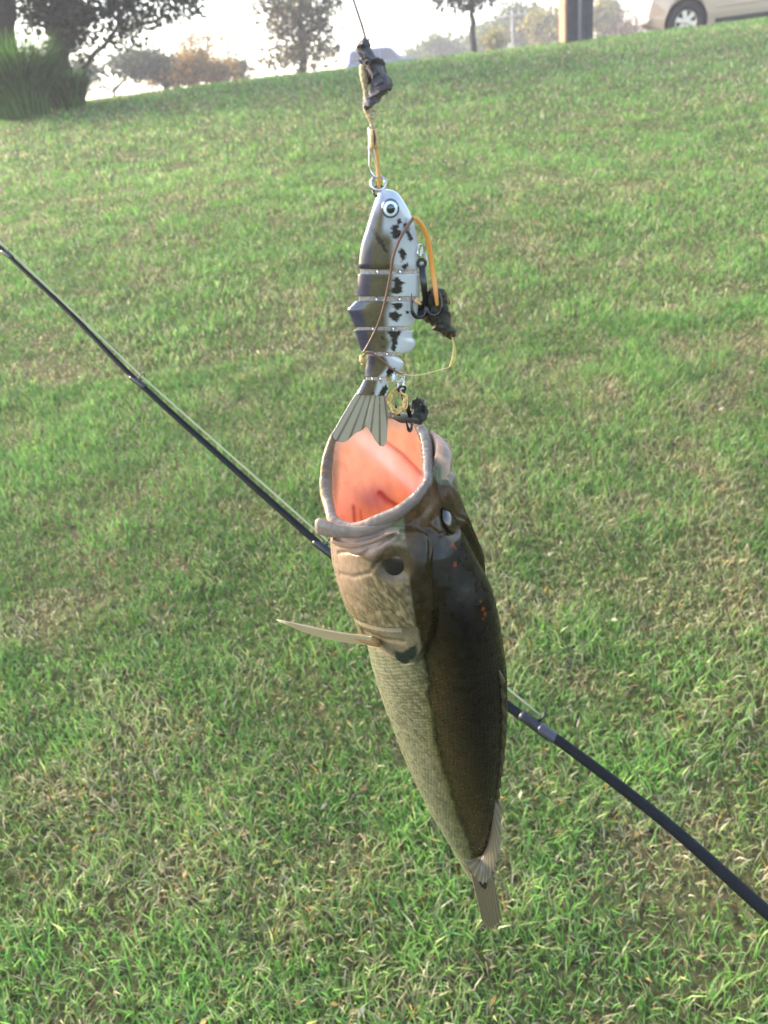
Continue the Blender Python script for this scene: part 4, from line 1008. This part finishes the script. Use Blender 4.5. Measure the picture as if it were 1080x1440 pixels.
mb = MB(); mb.tube(catmull([PV(510, 90), PV(512, 110), PV(514, 130), PV(516, 150), PV(521, 166), PV(524, 180)], 40), [.0013 + .0004 * abs(math.sin(i * .9)) + .0005 * math.sin(i * .31) for i in range(40)], 10); torus(mb, PV(524, 160, -.001), .0018, .0007, (IMR, IMU)); mb.tube([PV(522, 168), PV(525, 176), PV(526, 183)], .0007, 8); mb.build('knot', mat('knot_cord', (.36, .28, .16), .75, noise=(1500, .5)), lead)
strip = mesh('orange_strand', *tube_data(catmull([PV(528, 207), PV(530, 225), PV(532.5, 246), PV(533, 262), PV(536, 270)], 24), np.linspace(.0013, .0008, 24), 8, .4), mat('orange_stem', (.66, .33, .07), .45, coat=.3, trans=.3))
tag(strip, 'flat orange plant strand threaded through the split ring above the lure', 'plant strand')
ln = mesh('fishing_line', *tube_data([PV(482, -46), PV(497, 0), PV(509, 36), PV(515, 58), PV(513, 80), PV(511, 92)], .00060, 6), mat('line_pinkish', (.16, .10, .09), .5))
tag(ln, 'thin line running up from the dark weed clump', 'fishing line')
def weedcol(base, var=.5, edgec=None):
    def f(px, py, t):
        n = fbm(px * .22, py * .22, 3, 12); c = np.array(base)[None] * (1 - var + 2 * var * n)[:, None]
        if edgec is not None: k = sm(.10, .02, np.minimum(t, 1 - t))[:, None] * sm(.4, .6, n)[:, None]; c = c * (1 - k) + np.array(edgec) * k
        return c
    return f
M_WEED = mat('wet_weed', attr=True, rough=.7, coat=.1, bump=(1400, .8, .0012))
weed = pillow('weed_clump', [(508, 58), (505, 66), (504, 80), (508, 92), (517, 104), (521, 118), (523, 128), (516, 140), (514, 150), (516, 156)], [(519, 58.5), (523, 68), (530, 82), (536, 93), (543, 105), (545, 118), (542, 130), (531, 140), (526, 150), (522, 156)], .0055, None, weedcol((.075, .062, .066), .7), M_WEED, noise=.0030, seed=3, endr=.2)
tag(weed, 'dark crumpled water weed wrapped round the leader knot', 'weed')
tag(mesh('weed_tendril', *tube_data(catmull([PV(541, 131), PV(545, 137), PV(546, 146), PV(543, 154), PV(534, 156)], 24), .0003, 6), mat('pale_tendril', (.42, .42, .20), .6, trans=.3)), 'thin pale curl of tendril hanging off the dark weed clump', 'tendril')
leaf = pillow('dead_leaf', [(604, 404), (594, 420), (588, 433), (597, 446), (608, 461), (622, 468), (635, 474)], [(612, 402), (622, 408), (628, 420), (630, 436), (634, 452), (636, 464), (637.5, 476)], .0026, None, weedcol((.030, .026, .012), .8, (.26, .15, .05)), M_WEED, noise=.0030, seed=9, endr=.2, yoff=.001)
tag(leaf, 'dark wet dead leaf caught on the belly hook of the lure', 'leaf')
def strand(name, pts, rad, m, label, cat='plant strand', flat=.6, n=60):
    q = catmull(pts, n); return tag(mesh(name, *tube_data(q, np.interp(np.linspace(0, 1, n), np.linspace(0, 1, len(rad)), rad), 8, flat), m), label, cat)
strand('orange_strand', [PV(580, 306, -.0075), PV(586, 308, -.008), PV(595, 320, -.006), PV(602, 338, -.004), (PV(606, 360, -.003)), PV(609, 385, -.003), PV(613, 412, -.005), PV(615, 430, -.006)], [.0008, .0010, .0013, .0013, .0013, .0014, .0013, .0009], mat('orange_stem_b', (.72, .32, .06), .4, coat=.4, trans=.25), 'bright orange plant stem bent from the lure down to the dead leaf')
strand('brown_stem', [PV(582, 306, -.0075), PV(573, 318, -.0085), PV(562, 336, -.0088), PV(553, 360, -.0090), PV(549, 385, -.0085), PV(541, 425, -.0085), (PV(532, 455, -.0078)), PV(520, 480, -.0065), PV(511, 496, -.0055)], [.0009, .0008, .0008, .0008, .0007, .0007, .0006, .0006], mat('brown_stem', (.14, .065, .035), .5, coat=.3), 'long thin brown stem lying diagonally across the lure', flat=.9)
strand('brown_stem', [PV(508, 506, -.003), PV(513, 498, -.0058), PV(524, 497, -.0058), PV(537, 506, -.0055), PV(549, 517, -.005), PV(560, 524, -.0045), PV(567, 526, -.003)], [.0008, .0006, .0006, .0006, .0006, .0005, .0003], mat('brown_stem_b', (.16, .07, .035), .5), 'short dark brown stem wrapped across the lower joint of the lure', flat=.9)
strand('grass_strand', [PV(565, 526, -.003), PV(580, 528, -.002), PV(597, 526, -.001), PV(615, 521), PV(630, 517)], [.0003, .00035, .0003, .0003, .0003], mat('straw_strand', (.52, .46, .20), .5), 'fine pale straw strand stretching sideways below the lure')
yl = pillow('leaf_blade', [(630, 518), (634, 508), (636, 498), (637, 486), (635, 474)], [(632, 517), (640, 509), (641.5, 498), (640, 486), (637, 474)], .0006, None, weedcol((.48, .44, .17), .25), mat('yellow_blade', attr=True, rough=.5, trans=.35), nrow=30, ncol=16, endr=0)
tag(yl, 'small yellow leaf blade dangling from the tip of the dead leaf', 'leaf')
gd = MB(); cc0 = PV(559, 563, -.004); gr = random.Random(3)
for k in range(8):
    q = [cc0 + (IMR * math.cos(a) * (.0048 + gr.uniform(-.0016, .0013)) + IMU * math.sin(a) * (.0062 + gr.uniform(-.0018, .0014)) + UY * gr.uniform(-.0015, .0015)) for a in np.linspace(0, 6.4, 16)]
    gd.tube(catmull(q, 60), .0003 + .0003 * gr.random(), 6)
tag(gd.build('weed_ring', mat('golden_weed', (.50, .33, .09), .5, noise=(900, .5), coat=.3)), 'golden ring of tangled root around the tail hook', 'weed')
dl = pillow('dead_leaf', [(584, 562), (580, 570), (578, 580), (580, 588), (586, 596)], [(592, 560), (600, 566), (602, 576), (600, 586), (593, 596)], .0018, None, weedcol((.022, .024, .016), .7, (.20, .20, .09)), M_WEED, noise=.0024, seed=14, endr=.2, yoff=.010)
tag(dl, 'small dark leaf scrap caught on the hook at the fish lip', 'leaf')
strand('water_weed', [PV(552, 586, .008), PV(564, 590, .006), (PV(577, 590, .006)), PV(588, 591, .007)], [.0012, .0022, .0024, .0015], mat('dark_weed_stem', (.035, .032, .02), .6), 'dark weed stem lying along the fish lip below the golden root ring', 'weed', n=24)
strand('pale_stub', [PV(588, 420, -.003), PV(585, 424, -.006), PV(592, 428, -.006)], [.0010, .0014, .0008], mat('orange_stub', (.66, .38, .16), .5), 'short pale orange stub beside the belly hook shank', n=16)
strand('weed_tuft', [PV(508, 500, -.004), PV(509, 506, -.006), PV(512, 510, -.005), PV(509, 512, -.003)], [.0010, .0016, .0013, .0006], mat('rust_tuft', (.48, .27, .10), .6, noise=(900, .5)), 'tiny rusty tuft of weed at the back edge of the lure', n=20)

# ------------------------------------------------------------------ the rod
rod = thing('fishing_rod', P(712, 992, .78), 'long black tapered fishing rod slanting behind the fish', 'fishing rod')
RP = [(1330, 1486, .66), (1200, 1384, .68), (1080, 1284, .70), (940, 1160, .72), (800, 1052, .745), (708, 988, .765), (590, 890, .785), (470, 784, .805), (330, 660, .835), (192, 535, .86), (100, 442, .88), (4, 352, .90), (-120, 232, .93), (-300, 60, .97)]
rpts = catmull([P(*p) for p in RP], 140)
rdia = np.interp(np.linspace(0, 1, 140), np.linspace(0, 1, len(RP)), [22, 21, 19.5, 17, 15, 13.5, 12, 10.6, 9, 7.6, 6.6, 5.8, 4.6, 3])
rdep = np.array([project(q)[2] for q in rpts])
M_ROD = mat('black_blank', (.007, .008, .010), .55, spec=.15, noise=(60, .25))
mb = MB(); mb.tube(rpts, rdia / 2 * rdep / F, 16); mb.build('blank', M_ROD, rod)
def guide(px, py, d, rr, up=(.6, .8)):
    g = MB(); c = P(px, py, d); up_ = up[0] * IMR + up[1] * IMU; al = (rpts[60] - rpts[40]); al /= np.linalg.norm(al)
    top = c + up_ * rr * 2.1; side_ = np.cross(al, up_)
    torus(g, top, rr, rr * .16, (up_, side_), n=26)
    for s in (-1, 1): g.tube([c + al * s * rr * 1.6, c + al * s * rr * .8 + up_ * rr * .7, top - up_ * rr * .95], rr * .12, 6)
    return g.build('guide', M_BLACKM, rod)
def wrap(px, py, d, r_, l_, m_):
    c = P(px, py, d); al = (rpts[60] - rpts[40]); al /= np.linalg.norm(al); g = MB(); g.tube([c - al * l_, c - al * l_ * .8, c + al * l_ * .8, c + al * l_], [r_ * .9, r_, r_, r_ * .9], 14); return g.build('thread_wrap', m_, rod)
def on_rod(px):
    us = np.array([project(q)[:3] for q in rpts]); k = int(np.argmin(np.abs(us[:, 0] - px))); return us[k, 0], us[k, 1], us[k, 2], rdia[k] / 2 * us[k, 2] / F
M_WRAP = mat('black_wrap', (.010, .010, .013), .4, coat=.2); M_SIL = mat('grey_wrap', (.03, .034, .045), .4, coat=.2)
for px, rr in ((6, .0026), (192, .0036), (455, .0042), (752, .0058)):
    u_, v_, d_, r_ = on_rod(px); guide(u_, v_, d_, rr); wrap(u_, v_, d_, r_ * 1.16, rr * 3.2, M_WRAP)
u_, v_, d_, r_ = on_rod(772); wrap(u_, v_, d_, r_ * 1.12, .010, M_SIL)
gp = [on_rod(p) for p in (-120, 6, 192, 455, 752)]
upv = .6 * IMR + .8 * IMU
lp = [P(g[0], g[1], g[2]) + upv * h for g, h in zip(gp, (.0030, .0050, .0072, .0085, .0105))]
lpp = []
for a_, b_ in zip(lp[:-1], lp[1:]):
    for t in np.linspace(0, 1, 12)[:-1]: lpp.append(a_ + (b_ - a_) * t)
lpp.append(lp[-1]); 
rl = mesh('fishing_line', *tube_data(lpp, .0012, 6), mat('line_yellow_green', (.44, .45, .26), .5, trans=.3))
tag(rl, 'yellow green line running through the guides along the rod', 'fishing line')

# ------------------------------------------------------------------ evening haze, added to stand in for lens glare as well
mb = MB(); mb.box([0, 88, 6.0], [170, 116, 10.5])
hz = mb.build('haze', None, smooth=False); hm = bpy.data.materials.new('haze_glare'); hm.use_nodes = True; hn = hm.node_tree.nodes
hn.remove(hn['Principled BSDF']); pvn = hn.new('ShaderNodeVolumePrincipled'); pvn.inputs['Color'].default_value = (.97, .93, .94, 1); pvn.inputs['Density'].default_value = .0036; pvn.inputs['Anisotropy'].default_value = 0.0
hm.node_tree.links.new(pvn.outputs[0], hn['Material Output'].inputs['Volume']); hz.data.materials.append(hm)
tag(hz, 'pale evening haze standing in for lens glare over the lawn and far trees', 'haze', kind='stuff')
